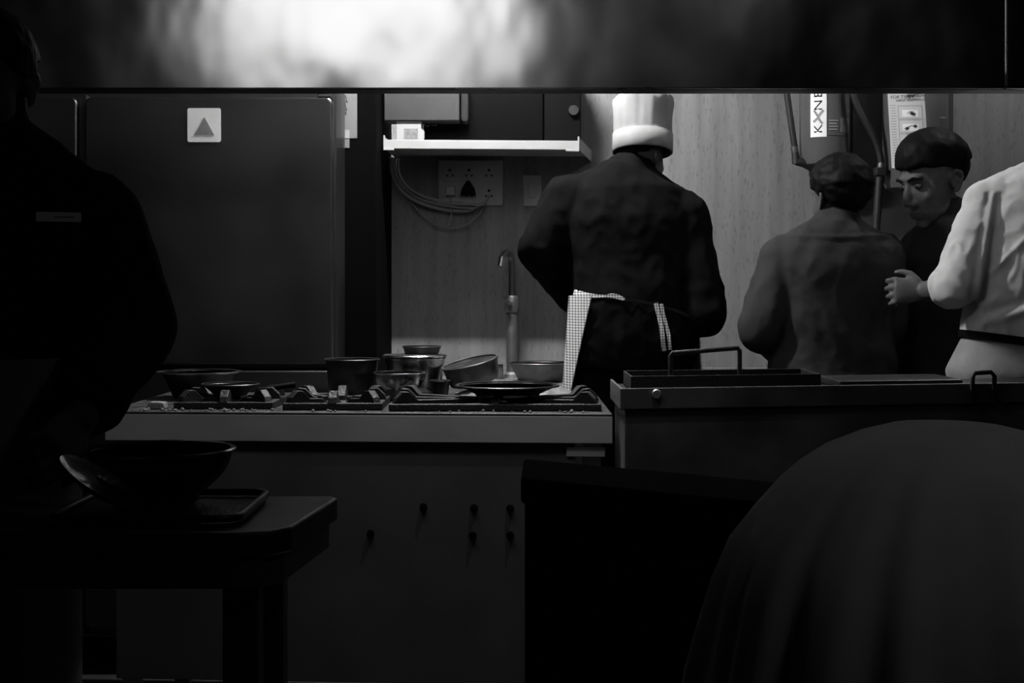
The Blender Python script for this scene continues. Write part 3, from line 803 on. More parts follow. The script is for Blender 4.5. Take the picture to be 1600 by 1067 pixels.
def cylinders():
    Y = 5.06; pc = P(1293, 0, Y - .05); R = .087
    cx = (1293 - 800) / F * (Y - .05)
    zb = P(0, 262, Y - R).z; zt = zb + .62
    r = empty('fire_extinguisher', (cx, Y, zb), 'upright fire suppression cylinder lettered KANE on a white strip', 'cylinder')
    prof = [(.0005, 0), (R - .03, .004), (R - .008, .018), (R, .045), (R, .50), (R - .01, .55), (R - .04, .585), (.025, .60), (.025, .62), (.0005, .62)]
    MB().lathe(prof, 48, Matrix.Translation((cx, Y, zb))).build('cylinder_body', M_CYL, r, smooth=40)
    MB().lathe([(.0005, 0), (.022, 0), (.022, .05), (.012, .06), (.0005, .06)], 16, Matrix.Translation((cx, Y, zt))).build('valve', M_STEEL, r, smooth=40)
    for z in (zb + .09, zb + .45):
        MB().lathe([(R + .0015, -.012), (R + .004, -.012), (R + .004, .012), (R + .0015, .012), (R + .0015, -.012)], 40, Matrix.Translation((cx, Y, z))).build('wall_strap', M_CYL_DARK, r, smooth=40) if z > zb + .3 else None
    box_obj('wall_bracket', M_CYL_DARK, cx - .04, cx + .04, Y + R - .01, YB - .001, zb + .10, zb + .42, r)
    sx = lambda px: (px - 1293) / F * (Y - R)
    # white strip with vertical lettering
    ang = lambda px: math.asin(max(-.99, min(.99, sx(px) / R)))
    z0, z1 = P(0, 213.5, Y - R).z, P(0, 141, Y - R).z + .02
    st = MB().add(*cyl_patch(cx, Y, R + .0004, ang(1265.5), ang(1288), z0, z1)).build('name_strip', M_CARD, r, label='white strip lettered KANE running upwards')
    am = (ang(1265.5) + ang(1288)) / 2 * R
    letters = [('K', 201), ('N', 164), ('E', 147)]
    mb = MB()
    for ch, py in letters:
        vs, fs = text_geo(ch, .046)
        zc_ = P(0, py, Y - R).z
        mb.add([wrap(cx, Y, R + .0026, am + (-v.y) * .92, zc_ + v.x * 1.12) for v in vs], fs)
    mb.build('lettering', M_INK, st)
    # the A drawn as two crossing ribbons
    def ribbon(pts, wd):
        m_ = MB(); vs = []; fs = []
        for i, (px, py) in enumerate(pts):
            a = pts[min(i + 1, len(pts) - 1)]; b = pts[max(i - 1, 0)]
            dx, dy = a[0] - b[0], a[1] - b[1]; L = math.hypot(dx, dy); nx, ny = -dy / L * wd, dx / L * wd
            for s in (1, -1):
                vs.append(wrap(cx, Y, R + .0026, sx_flat(px + nx * s), P(0, py + ny * s, Y - R).z))
        for i in range(len(pts) - 1): fs.append((2 * i, 2 * i + 1, 2 * i + 3, 2 * i + 2))
        return m_.add(vs, fs)
    def sx_flat(px): return am + (px - 1277) / F * (Y - R) * 1.05
    ribbon([(1283, 193), (1279, 188), (1276, 181), (1270, 172)], 1.6).build('lettering', M_LABEL_GREY, st)
    ribbon([(1269, 190), (1276, 184), (1280, 177), (1284.5, 172)], 1.9).build('lettering', M_GREY_INK, st)
    # side label: dim print, plain patch
    lb = MB().add(*cyl_patch(cx, Y, R + .0004, ang(1290), ang(1326), P(0, 211, Y - R).z, z1)).build('side_label', mat('dark_label', .07, .6), r)
    MB().add(*cyl_patch(cx, Y, R + .002, ang(1310), ang(1325), P(0, 206, Y - R).z, P(0, 183, Y - R).z)).build('pale_patch', mat('dim_label', .16, .6, var=.3, scale=(80, 80, 80)), lb)
    for j in range(4):
        MB().add(*cyl_patch(cx, Y, R + .002, ang(1291), ang(1306 - 2 * (j % 2)), P(0, 189 + j * 4.6, Y - R).z, P(0, 187.4 + j * 4.6, Y - R).z, 4)).build('print_line', M_GREY_INK, lb)
    # fittings at the lower end
    e = P(1243, 252, 5.04)
    MB().tube([(e.x, 5.04, e.z), (e.x + .03, 5.04, e.z - .005), (cx, 5.05, zb - .012)], [.014, .017, .02], 12).build('outlet_elbow', M_RUBBER, r, smooth=60)
    MB().lathe([(.0005, -.05), (.04, -.05), (.055, -.02), (.055, .003), (.0005, .003)], 24, Matrix.Translation((cx, Y, zb))).build('base_cap', M_RUBBER, r, smooth=40)
    # hose left of it
    h = empty('rubber_hose', tuple(P(1243, 262, 5.04)), 'straight black hose down the wall left of the lettered cylinder', 'hose', 'suppression hoses')
    pts = bez(P(1222, 95, 5.04), P(1229, 140, 5.04), P(1234, 180, 5.04), P(1242, 232, 5.04), 10)
    MB().tube(pts, .0115, 12).build('hose_pipe', M_RUBBER, h, smooth=60)
    d = (P(1243, 240, 5.04) - P(1241, 228, 5.04))
    MB().tube([P(1240.5, 229, 5.04), P(1242.5, 239, 5.04)], .0135, 14).build('crimp_ring', M_POT_WORN, h, smooth=40)
    MB().tube([P(1242.5, 239, 5.04), P(1244, 256, 5.04)], [.013, .015], 14).build('end_fitting', M_RUBBER, h, smooth=40)
    # second hose, curved
    h = empty('rubber_hose', tuple(P(1374, 350, 5.04)), 'curved black hose between the two wall cylinders', 'hose', 'suppression hoses')
    pts = bez(P(1326, 100, 4.96), P(1329, 185, 4.96), P(1371, 195, 4.96), P(1377, 256, 4.96), 18)
    MB().tube(pts, .0125, 12).build('hose_pipe', M_RUBBER, h, smooth=60)
    MB().tube([P(1377, 254, 4.96), P(1376, 262, 4.96)], .0125, 14).build('crimp_ring', M_POT_WORN, h, smooth=40)
    q = P(1376, 268, 4.96)
    MB().box(q.x - .022, q.x + .018, 4.94, 4.98, q.z - .016, q.z + .014).build('end_fitting', M_RUBBER, h, bevel=.004)
    MB().tube([P(1375, 274, 4.96), P(1369, 360, 4.96)], [.016, .014], 12).build('drop_pipe', M_RUBBER, h, smooth=60)
    q = P(1400, 274, 4.97)
    MB().prism([(q.x - .013, q.z - .010), (q.x + .011, q.z - .006), (q.x + .010, q.z), (q.x - .002, q.z + .002), (q.x - .012, q.z + .012)], 4.966, 4.97).build('paper_tag', M_CARD, h)
    MB().tube([(q.x - .012, 4.968, q.z), P(1384, 268, 4.985)], .0012, 6).build('tag_string', M_CARD, h)
    # dark cabinet behind
    a, b = P(1327, 0, 5.12).x, P(1492, 0, 5.12).x
    cb = empty('valve_cabinet', ((a + b) / 2, 5.16, P(0, 420, 5.12).z), 'flat dark metal cabinet on the wall behind the second cylinder', 'cabinet')
    z0, z1 = P(0, 440, 5.12).z, 2.2
    box_obj('case', M_CYL_DARK, a, b, 5.135, YB - .001, z0, z1, cb, .004)
    box_obj('door', M_CYL_DARK, a + .012, b - .012, 5.125, 5.1345, z0 + .02, z1 - .02, cb, .003)
    # second cylinder with the instruction sheet
    R2 = .112; Y2 = 5.0; c2 = (1434 - 800) / F * (Y2 - .03)
    zb2 = P(0, 300, Y2 - R2).z
    r2 = empty('suppressant_cylinder', (c2, Y2, zb2), 'broad dark cylinder with a white instruction sheet tied on', 'cylinder')
    prof = [(.0005, 0), (R2 - .04, .004), (R2 - .01, .02), (R2, .05), (R2, .55), (R2 - .015, .60), (R2 - .05, .64), (.03, .66), (.03, .68), (.0005, .68)]
    MB().lathe(prof, 48, Matrix.Translation((c2, Y2, zb2))).build('cylinder_body', M_CYL, r2, smooth=40)
    MB().lathe([(.0005, 0), (.026, 0), (.026, .06), (.014, .07), (.0005, .07)], 16, Matrix.Translation((c2, Y2, zb2 + .68))).build('valve', M_STEEL, r2, smooth=40)
    MB().box(c2 - .05, c2 + .05, Y2 + R2 * .8, 5.124, zb2 + .1, zb2 + .45).build('wall_bracket', M_CYL_DARK, r2, bevel=.003)
    q0, q1 = P(1466, 0, 4.92).x, P(1478, 0, 4.92).x
    MB().box(q0, q1, 4.905, 4.925, P(0, 240, 4.92).z, P(0, 184, 4.92).z).build('name_plate', M_CYL_DARK, r2, bevel=.002)
    # sheet
    Ys = Y2 - R2 - .006
    tl_, tr_, br_, bl_ = (1388, 128), (1459, 128), (1465.5, 262), (1395.5, 262)
    def S(u, v, d=0.0):
        px = (tl_[0] * (1 - u) + tr_[0] * u) * (1 - v) + (bl_[0] * (1 - u) + br_[0] * u) * v
        py = 128 + 134 * v
        p = P(px, py, Ys); p.y = Ys + .035 * (u - .5) ** 2 * 2 - d; return p
    def sheet(u0, u1, v0, v1, d, th, n=10):
        vs, fs = [], []
        for i in range(n + 1):
            u = u0 + (u1 - u0) * i / n
            for dd in (d, d - th):
                for v in (v0, v1): vs.append(S(u, v, dd))
        for i in range(n):
            b, c = i * 4, i * 4 + 4
            fs += [(b, c, c + 1, b + 1), (b + 2, b + 3, c + 3, c + 2), (b, b + 2, c + 2, c), (b + 1, c + 1, c + 3, b + 3)]
        fs += [(0, 1, 3, 2), (4 * n, 4 * n + 2, 4 * n + 3, 4 * n + 1)]
        return MB().add(vs, fs)
    sh = sheet(0, 1, 0, 1, 0, .0008).build('instruction_sheet', M_PAPER, r2, label='white printed instruction sheet with small drawings')
    mb = MB()
    for txt, u, v, sz in (('FOR TYPE F', .30, .175, .0150), ('DISCHARGE', .76, .155, .0150), ('INPUT ANY', .35, .215, .0115), ('MAIN LINE', .70, .205, .0115)):
        vs, fs = text_geo(txt, sz)
        c = S(u, v, .0006)
        mb.add([S(u + p.x / .157, v - p.y / .295, .0007) for p in vs], fs)
    mb.build('heading', M_INK, sh)
    lines = MB()
    for j in range(22):
        v = .265 + j * .031
        lines.add(*(lambda m: (m.v, m.f))(sheet(.035, .035 + random.uniform(.08, .125), v, v + .007, .0005, .0004, 2)))
    for j in range(4):
        v = .26 + j * .085
        lines.add(*(lambda m: (m.v, m.f))(sheet(.78 + .04 * (j % 2), .96 - .03 * (j % 2), v, v + .009, .0005, .0004, 2)))
    lines.build('print_lines', M_GREY_INK, sh, kind='stuff')
    sheet(.78, .975, .575, .60, .0005, .0004, 2).build('print_bar', M_INK, sh)
    for k in range(3):
        v0 = .275 + k * .165
        fr = MB()
        for (a0, a1, b0, b1) in ((.19, .72, v0, v0 + .006), (.19, .72, v0 + .15, v0 + .156), (.19, .198, v0, v0 + .156), (.712, .72, v0, v0 + .156)):
            fr.add(*(lambda m: (m.v, m.f))(sheet(a0, a1, b0, b1, .0005, .0004, 3)))
        fr.build('picture_frame_line', M_LABEL_GREY, sh)
        sheet(.27, .62, v0 + .05, v0 + .13, .0004, .0003, 3).build('picture_panel', M_CARD, sh)
        dr = MB()
        for (u, v) in ((.36, .10), (.54, .075)) if k else ((.48, .09), (.52, .10)):
            for t in range(6):
                a = t * 1.05 + k
                p0 = S(u, v0 + v, .0008); p1 = S(u + .05 * math.cos(a), v0 + v + .022 * math.sin(a), .0008)
                dr.tube([p0, p1], .0013, 5)
        dr.tube([S(.38, v0 + .09, .0008), S(.44, v0 + .07, .0008), S(.52, v0 + .072, .0008)], .0008, 5)
        dr.build('drawing', M_INK, sh)
    q = S(.47, .14, .004)
    cl = MB().box(q.x - .012, q.x + .012, q.y - .004, q.y + .003, q.z - .006, q.z + .010).build('clip', M_STEEL, sh, bevel=.002)
    MB().tube([q + Vector((0, 0, .01)), q + Vector((.001, 0, .09))], .0012, 6).build('clip_string', M_GREY_INK, sh)
cylinders()

# ================================================================== PREP TABLE, FRONT LEFT
TB_Z = 0.85
def prep_table():
    yn, yf = 1.86, 2.19
    xr_n, xr_f = P(432, 0, yn).x, P(530, 0, yf).x
    xl = -1.15
    r = empty('prep_table', (-.7, 2.0, 0), 'small steel prep table in front of the man facing out', 'table')
    pts = [(xl, yn), (xr_n - .05, yn), (xr_n - .012, yn + .012), (xr_n + .012, yn + .05), (xr_f, yf - .02), (xr_f - .012, yf), (xl, yf)]
    MB().prism(pts, TB_Z - .034, TB_Z, 'xy').build('table_top', M_TABLE, r, bevel=.004, seg=3)
    MB().prism([(x * .97 - .02, y * .98 + .04) for x, y in pts], TB_Z - .075, TB_Z - .0345, 'xy').build('apron_frame', M_GRIDDLE, r, bevel=.002)
    for x in (xl + .06, xr_n - .055):
        for y in (yn + .06, yf - .06):
            box_obj('leg', M_GRIDDLE, x - .024, x + .024, y - .022, y + .022, 0, TB_Z - .075, r, .004)
    for y in (yn + .06, yf - .06):
        box_obj('stretcher', M_GRIDDLE, xl + .085, xr_n - .08, y - .012, y + .012, .18, .21, r, .002)
prep_table()
def table_things():
    # tray
    y0, y1 = 1.90, 2.15
    xa, xb = -.62, P(392, 0, 2.0).x
    r = empty('serving_tray', ((xa + xb) / 2, 2.02, TB_Z), 'dark serving tray on the prep table under the mixing bowl', 'tray')
    MB().prism(rounded_rect(xa, xb, y0, y1, .03), TB_Z + .0005, TB_Z + .005, 'xy').build('tray_base', M_IRON, r, bevel=.001)
    pts = [Vector((x, y, TB_Z + .012)) for x, y in rounded_rect(xa, xb, y0, y1, .03)]
    MB().tube(pts + [pts[0]], .0055, 8).build('tray_rim', M_POT_DARK, r, smooth=60)
    c = P(252, 0, 2.075); c.z = TB_Z + .0055
    vessel('mixing_bowl', 'wide dark mixing bowl standing on the serving tray', Vector((c.x, 2.075, TB_Z + .0055)), .056, .102, .078, M_POT_DARK, lip=.005, bulge=.012, cat='bowl', rimmat=M_POT)
    # tipped steel dish, held at its upper edge
    a, b = P(92, 722, 1.946), P(212, 803, 1.925)
    ctr = (a + b) / 2; ax = (a - b).normalized(); L = (a - b).length / 2
    nrm = Vector((0.495, -.14, .857)); nrm = (nrm - ax * nrm.dot(ax)).normalized(); sd = nrm.cross(ax)
    M = Matrix(((ax.x, sd.x, nrm.x, ctr.x), (ax.y, sd.y, nrm.y, ctr.y), (ax.z, sd.z, nrm.z, ctr.z), (0, 0, 0, 1))) @ Matrix.Diagonal((1, .62, 1, 1))
    o = empty('oval_dish', tuple(b), 'oval steel dish tipped on edge in the hand of the man facing out', 'dish')
    MB().lathe([(.0005, 0), (L * .70, 0), (L * .86, .006), (L, .010), (L, .012), (L * .85, .009), (L * .69, .003), (.0005, .003)], 48, M).build('dish_body', mat('dish_steel', .35, .3, 1.0, var=.3, scale=(30, 30, 30), bump=.5, bscale=(26, 26, 26)), o, smooth=40)
    # grey tub at the left
    ya, yb = 1.93, 2.12
    xa, xb = -1.06, -.785
    t = empty('plastic_tub', ((xa + xb) / 2, 2.03, TB_Z), 'grey plastic tub at the outer end of the prep table', 'tub')
    zt = P(0, 722, 1.93).z
    m_ = mat('grey_plastic', .10, .5)
    MB().loft([[(x, y, TB_Z + .0005) for x, y in rounded_rect(xa + .01, xb - .01, ya + .01, yb - .01, .02)], [(x, y, zt) for x, y in rounded_rect(xa, xb, ya, yb, .025)]]).build('tub_body', m_, t, bevel=.002)
    MB().prism(rounded_rect(xa - .006, xb + .006, ya - .006, yb + .006, .028), zt + .0003, zt + .006, 'xy').build('tub_lid', m_, t, bevel=.002)
table_things()

# ================================================================== FRONT RIGHT: black cabinet and draped chair
def black_cabinet():
    a, b = P(818, 716, 2.40), P(1227, 756, 2.10)
    zt = P(0, 716, 2.40).z
    r = empty('waiter_station', ((a.x + b.x) / 2, 2.12, 0), 'plain matt black cabinet standing before the griddle', 'cabinet')
    def poly(g_, front=0.0): return [(a.x - g_, a.y + g_), (b.x + g_, b.y + g_), (b.x + g_, b.y - .25 - g_ + front), (a.x - .006 - g_, a.y - .25 - g_ + front)]
    MB().prism(poly(-.006), .06, zt - .04, 'xy').build('cabinet_body', M_BIN, r, bevel=.003)
    MB().prism(poly(0), zt - .0395, zt, 'xy').build('cabinet_top', M_BIN, r, bevel=.006)
    MB().prism(poly(-.03), 0, .0595, 'xy').build('plinth', M_BIN, r, bevel=.003)
    q0 = Vector((a.x, a.y - .25, 0)); q1 = Vector((b.x, b.y - .25, 0)); u = (q1 - q0).normalized(); v = Vector((u.y, -u.x, 0)); L = (q1 - q0).length
    M = Matrix(((u.x, v.x, 0, q0.x), (u.y, v.y, 0, q0.y), (0, 0, 1, 0), (0, 0, 0, 1)))
    for k in range(2):
        d = MB(M).box(.004 + k * L / 2, L / 2 - .004 + k * L / 2, -.004, .006, .08, zt - .05).build('door', M_BIN, r, bevel=.002)
        hx = L / 2 + (-.03 if k == 0 else .03)
        MB(M).tube([(hx, .006, .45), (hx, .02, .46), (hx, .02, .56), (hx, .006, .57)], .004, 8).build('handle', M_PLASTIC, d, smooth=60)
black_cabinet()

def draped_chair():
    Y = 1.52; cx = P(1490, 0, Y).x
    rows = [(662, 30), (668, 90), (680, 140), (700, 190), (728, 232), (755, 262), (800, 300), (850, 338), (920, 366), (1000, 388), (1067, 405)]
    mm = Y / F
    prof = [(ZC - (py - YH) * mm, hw * mm) for py, hw in rows]
    z_last, h_last = prof[-1]
    prof += [(.60, h_last + .02), (.40, h_last + .035), (.18, h_last + .05), (.012, h_last + .055)]
    N = 160; rings = []
    for j, (z, hw) in enumerate(prof):
        ring = []
        hd = .05 + .17 * min(1, hw / .26)
        dep = min(1, max(0, (1.02 - z) / .35))
        for i in range(N):
            a = 2 * PI * i / N
            fold = .020 * dep * noise.noise(Vector((math.cos(a) * 2.6, math.sin(a) * 2.6, z * .7))) * 1.6 + .013 * dep * math.sin(a * 13 + 1.8 * math.sin(a * 3) + z * 1.2) + .006 * dep * math.sin(a * 29 + z * 3)
            s = 1 + fold / max(hw, .08)
            e = 2 / 2.3
            x = math.copysign(abs(math.cos(a)) ** e, math.cos(a)) * hw * (1 + (s - 1) * .8)
            y = math.copysign(abs(math.sin(a)) ** e, math.sin(a)) * hd * s * min(1, hw / .06)
            ring.append((cx + x + .02 * (1 - z), Y + y, z))
        rings.append(ring)
    MB().loft(rings[::-1]).build('draped_chair_cover', M_DRAPE, smooth=180, label='grey cloth cover draped in folds over a rounded chair back', cat='chair cover')
draped_chair()

# ================================================================== PEOPLE
def fuse(mb, voxel, it=4, factor=.5):
    me = bpy.data.meshes.new('fuse')
    me.from_pydata([tuple(p) for p in mb.v], [], mb.f)
    bm = bmesh.new(); bm.from_mesh(me); bmesh.ops.recalc_face_normals(bm, faces=bm.faces); bm.to_mesh(me); bm.free()
    o = bpy.data.objects.new('fuse', me); COL.objects.link(o)
    a = o.modifiers.new('r', 'REMESH'); a.mode = 'VOXEL'; a.voxel_size = voxel; a.adaptivity = 0
    s = o.modifiers.new('s', 'SMOOTH'); s.iterations = it; s.factor = factor
    dg = bpy.context.evaluated_depsgraph_get(); dg.update()
    out = bpy.data.meshes.new_from_object(o.evaluated_get(dg))
    bpy.data.objects.remove(o, do_unlink=True); bpy.data.meshes.remove(me)
    return out

def ruffle(me, fn):
    """push vertices along their normals"""
    ns = [v.normal.copy() for v in me.vertices]
    for v, n in zip(me.vertices, ns):
        v.co += n * fn(v.co, n)
    me.update()

def place(me, name, m, root, **k):
    b = BASE[root.name]
    me.transform(Matrix.Translation(-b))
    return finish(name, me, m, root, b, smooth=180, **k)

def bvh_hit(me, root, px, py):
    """where the sight line through a pixel meets a mesh (world)"""
    b = BASE[root.name]
    t = BVHTree.FromPolygons([v.co + b for v in me.vertices], [tuple(p.vertices) for p in me.polygons])
    o = Vector((0, 0, ZC)); d = (P(px, py, 1) - o).normalized()
    return t.ray_cast(o, d)

def head_matrix(c, yaw, pitch, s=1.0, roll=0):
    return Matrix.Translation(c) @ Matrix.Rotation(-math.radians(yaw), 4, 'Z') @ Matrix.Rotation(math.radians(pitch), 4, 'X') @ Matrix.Rotation(math.radians(roll), 4, 'Y') @ Matrix.Scale(s, 4)

def add_head(mb, H):
    m = MB(H)
    m.ell((0, -.008, .040), (.074, .094, .088))
    m.ell((0, .030, -.015), (.066, .064, .085))
    m.ell((0, .034, -.060), (.054, .056, .050))
    m.ell((0, .068, -.094), (.024, .022, .020))            # chin
    m.ell((0, .078, .035), (.048, .018, .016))             # brow
    for s in (-1, 1):
        m.ell((s * .036, .060, -.020), (.022, .022, .022)) # cheek
        m.ell((s * .050, .010, -.070), (.014, .036, .022)) # jaw
        R = Matrix.Rotation(s * .35, 3, 'Z')
        m.ell((s * .076, -.010, -.002), (.006, .015, .024), R)
        m.limb([(s * .076, .004, .010), (s * .080, -.002, .024), (s * .085, -.016, .029), (s * .088, -.028, .020), (s * .087, -.030, .004), (s * .082, -.022, -.012), (s * .078, -.010, -.026), (s * .075, .000, -.028)], [.004, .0045, .005, .005, .0048, .0048, .006, .005], 8)
        m.ell((s * .0125, .098, -.033), (.009, .012, .008), None, 12, 8)   # nostril wings
    m.limb([(0, .086, .026), (0, .098, .000), (0, .108, -.026)], [.008, .010, .0125])
    m.ell((0, .091, -.058), (.024, .012, .0062), None, 14, 8)
    m.ell((0, .089, -.071), (.020, .012, .0068), None, 14, 8)
    mb.v += []; n = len(mb.v)
    mb.v.extend(m.v); mb.f.extend([tuple(i + n for i in f) for f in m.f])

def add_mb(mb, m):
    n = len(mb.v); mb.v.extend(m.v); mb.f.extend([tuple(i + n for i in f) for f in m.f])

def hair(H, root, front=32, side=0, back=-40, vol=.014, seed=1, lump=.003, name='hair', top=0.0):
    rings = []; nu, nv = 96, 64
    c = Vector((0, -.008, .040))
    for j in range(nv):
        el = -PI / 2 + PI * (j + .3) / (nv - .4)
        ring = []
        for i in range(nu):
            az = 2 * PI * i / nu                      # 0 = forward
            d = Vector((math.sin(az) * math.cos(el), math.cos(az) * math.cos(el), math.sin(el)))
            k = abs(((az + PI) % (2 * PI)) - PI) / PI  # 0 front .. 1 back
            if k < .5: line = front + (side - front) * (k / .5) ** 1.6
            else: line = side + (back - side) * ((k - .5) / .5) ** .8
            line += 5 * noise.noise(Vector((az * 2.2, seed, 0))) + 3 * noise.noise(Vector((az * 9, seed, 4)))
            t = (math.degrees(el) - line) / 9.0
            t = max(0, min(1, t + .5)); t = t * t * (3 - 2 * t)
            p = Vector((d.x * .074, d.y * .094, d.z * .088))
            L = p.length
            grow = (vol + top * max(0, d.z)) * (.45 + .55 * max(0, min(1, (math.degrees(el) - line) / 38))) + lump * noise.noise(d * 5 + Vector((seed, 0, 0)))
            if k > .6 and el < 0: grow -= .004
            r = (L + grow) * t + (L * .80) * (1 - t)
            q = c + d * r
            if el < 0 and k > .45:                    # hair hugs the neck behind
                q = c + Vector((d.x * r * 1.0, d.y * r * .98, d.z * r))
            ring.append(H @ q)
        rings.append(ring)
    return MB().loft(rings).build(name, M_HAIR, root, smooth=180)

def add_hand(mb, w, d, nrm, thumb, curl=.5, s=1.0):
    d = Vector(d).normalized(); nrm = Vector(nrm); nrm = (nrm - d * nrm.dot(d)).normalized(); x = d.cross(nrm)
    w = Vector(w)
    rings = []
    for u, hw, hd in ((-.012, .024, .018), (.01, .027, .017), (.04, .037, .016), (.07, .041, .0145), (.090, .040, .012)):
        rings.append([w + d * u * s + x * math.cos(t) * hw * s + nrm * math.sin(t) * hd * s for t in [2 * PI * k / 16 for k in range(16)]])
    mb.loft(rings)
    for k, (off, L, rr) in enumerate(((.034, .066, .0082), (.0115, .076, .0086), (-.0115, .071, .0083), (-.034, .056, .0075))):
        off *= thumb
        p = w + d * .084 * s + x * off * s; pts = [p]; ang = 0
        for seg, fr in ((0, .45), (1, .30), (2, .25)):
            ang += curl * (1.0, 1.15, .8)[seg] + .05 * k
            dirv = d * math.cos(ang) - nrm * math.sin(ang) + x * off * .9
            p = p + dirv.normalized() * L * fr * s; pts.append(p)
        mb.limb(pts, [rr * s * q for q in (1.08, 1.0, .92, .78)], 10)
    p0 = w + d * .022 * s + x * thumb * .028 * s
    p1 = p0 + (d * .62 + x * thumb * .75 - nrm * .25).normalized() * .032 * s
    p2 = p1 + (d * .92 + x * thumb * .35 - nrm * .3).normalized() * .024 * s
    p3 = p2 + (d * .95 + x * thumb * .05 - nrm * .4).normalized() * .018 * s
    mb.limb([p0, p1, p2, p3], [.0125 * s, .0115 * s, .0098 * s, .0078 * s], 10)

def torso_rings(S, lat_h, lat_s, grow, i0=0, i1=None, p=2.4, n=32):
    i1 = len(S) if i1 is None else i1
    rings = []
    for i in range(i0, i1):
        c, hw, hd = S[i]
        t = (S[min(i + 1, len(S) - 1)][0] - S[max(i - 1, 0)][0]).normalized()
        u = i / (len(S) - 1)
        lat = (lat_h * (1 - u) + lat_s * u); lat = (lat - t * lat.dot(t)).normalized()
        f = t.cross(lat)
        e = 2 / p
        ring = []
        for k in range(n):
            a = 2 * PI * k / n; ca, sa = math.cos(a), math.sin(a)
            ring.append(c + lat * math.copysign(abs(ca) ** e, ca) * (hw + grow) + f * math.copysign(abs(sa) ** e, sa) * (hd + grow))
        rings.append(ring)
    return rings

def lerp(a, b, t): return Vector(a) * (1 - t) + Vector(b) * t

def make_person(label, S, lat_h, lat_s, fwd, neck, H, arms, shirt, trousers, sleeve, hem=0, voxel=.008, shirt_grow=.012, wrinkle=.004, collar=None,
                shirt_name='shirt', wscale=9, seed=0, leg_fwd=0, arm_r=(.052, .044, .029), sleeve_r=(.074, .064, .052), skin=None, shirt_voxel=.009, drape=None, group=None, foot=None):
    foot = Vector(foot or fwd).normalized()
    pel = S[0][0]
    root = empty('person', (pel.x, pel.y, 0), label, 'person', group)
    lat_h, lat_s, fwd = Vector(lat_h).normalized(), Vector(lat_s).normalized(), Vector(fwd).normalized()
    body = MB()
    body.loft(torso_rings(S, lat_h, lat_s, -.010))
    hc = H.translation
    body.limb([neck, lerp(neck, hc, .45), hc - Vector((0, 0, .02))], [.060, .053, .052])
    add_head(body, H)
    legs = []
    for s in (-1, 1):
        h = pel + lat_h * s * .085
        kn = Vector((h.x, h.y, pel.z * .53)) + fwd * (.02 + leg_fwd) + lat_h * s * .015
        an = Vector((h.x, h.y, .085)) + lat_h * s * .02
        to = an + foot * .15 + lat_h * s * .02 - Vector((0, 0, .05))
        legs.append((h, kn, an, to))
        body.limb([h, kn, an], [.082, .055, .040]); body.limb([an - Vector((0, 0, .035)), to], [.036, .028])
    for a in arms:
        body.ell(a['s'], (.055, .055, .055), None, 16, 10)
        body.limb([lerp(neck, a['s'], .1), lerp(neck, a['s'], .9)], [.045, .05])
        body.limb([a['s'], a['e'], a['w']], list(arm_r))
        add_hand(body, a['w'], a['hd'], a['hn'], a['th'], a.get('curl', .55))
    me = fuse(body, voxel, 3)
    bo = place(me, 'body', skin or M_SKIN, root)
    # trousers
    tr = MB(); tr.loft(torso_rings(S, lat_h, lat_s, .006, 0, 3))
    for h, kn, an, to in legs:
        tr.limb([h, kn, an + Vector((0, 0, .02))], [.095, .072, .062])
    place(fuse(tr, .012, 3), 'trousers', trousers, root)
    for h, kn, an, to in legs:
        sh = MB().limb([Vector((an.x, an.y, .045)), Vector((to.x, to.y, .035))], [.044, .036]).box(an.x - .03, an.x + .03, an.y - .03, an.y + .03, 0.0, .03)
        me_ = fuse(sh, .009, 3)
        for v in me_.vertices: v.co.z = max(v.co.z, .001)
        place(me_, 'shoe', M_SHOE, root)
    # shirt
    st = MB(); st.loft(torso_rings(S, lat_h, lat_s, shirt_grow, hem))
    for k, a in enumerate(arms):
        sl = a.get('sleeve', sleeve)
        st.ell(a['s'], (.073, .073, .070), None, 18, 12)
        st.limb([lerp(neck, a['s'], .22), lerp(neck, a['s'], .95)], [.062, .068])
        if sl <= 1:
            st.limb([a['s'], lerp(a['s'], a['e'], sl)], [sleeve_r[0], lerp((sleeve_r[0], 0, 0), (sleeve_r[1], 0, 0), sl)[0]])
        else:
            st.limb([a['s'], a['e'], lerp(a['e'], a['w'], sl - 1)], list(sleeve_r))
    if collar: st.limb([neck - (hc - neck) * .02, lerp(neck, hc, collar)], [.078, .068])
    me = fuse(st, shirt_voxel, 5)
    def fold(co, n):
        q = Vector((co.x * wscale, co.y * wscale, co.z * wscale * .55 + seed))
        q2 = Vector((co.x * wscale * 2.1 + co.z * 6, co.y * wscale * 2, co.z * wscale * 1.5 - co.x * 8 + seed))
        return wrinkle * (1 - 2 * abs(noise.noise(q))) + wrinkle * .6 * (1 - 2.4 * abs(noise.noise(q2)))
    if wrinkle: ruffle(me, fold)
    if drape: ruffle(me, drape)
    so = place(me, shirt_name, shirt, root)
    return root, bo, so

def face_details(H, root, brow=True):
    for s in (-1, 1):
        MB(H).ell((s * .031, .0795, .014), (.014, .010, .0085), None, 14, 10).build('eye', M_EYE, root, smooth=180)
        MB(H).ell((s * .031, .0885, .014), (.006, .003, .006), None, 12, 8).build('iris', M_INK, root, smooth=180)
        MB(H).limb([(s * .012, .094, .034), (s * .032, .0925, .040), (s * .052, .080, .034)], [.0035, .0042, .003], 8).build('eyebrow', M_HAIR, root, smooth=180)

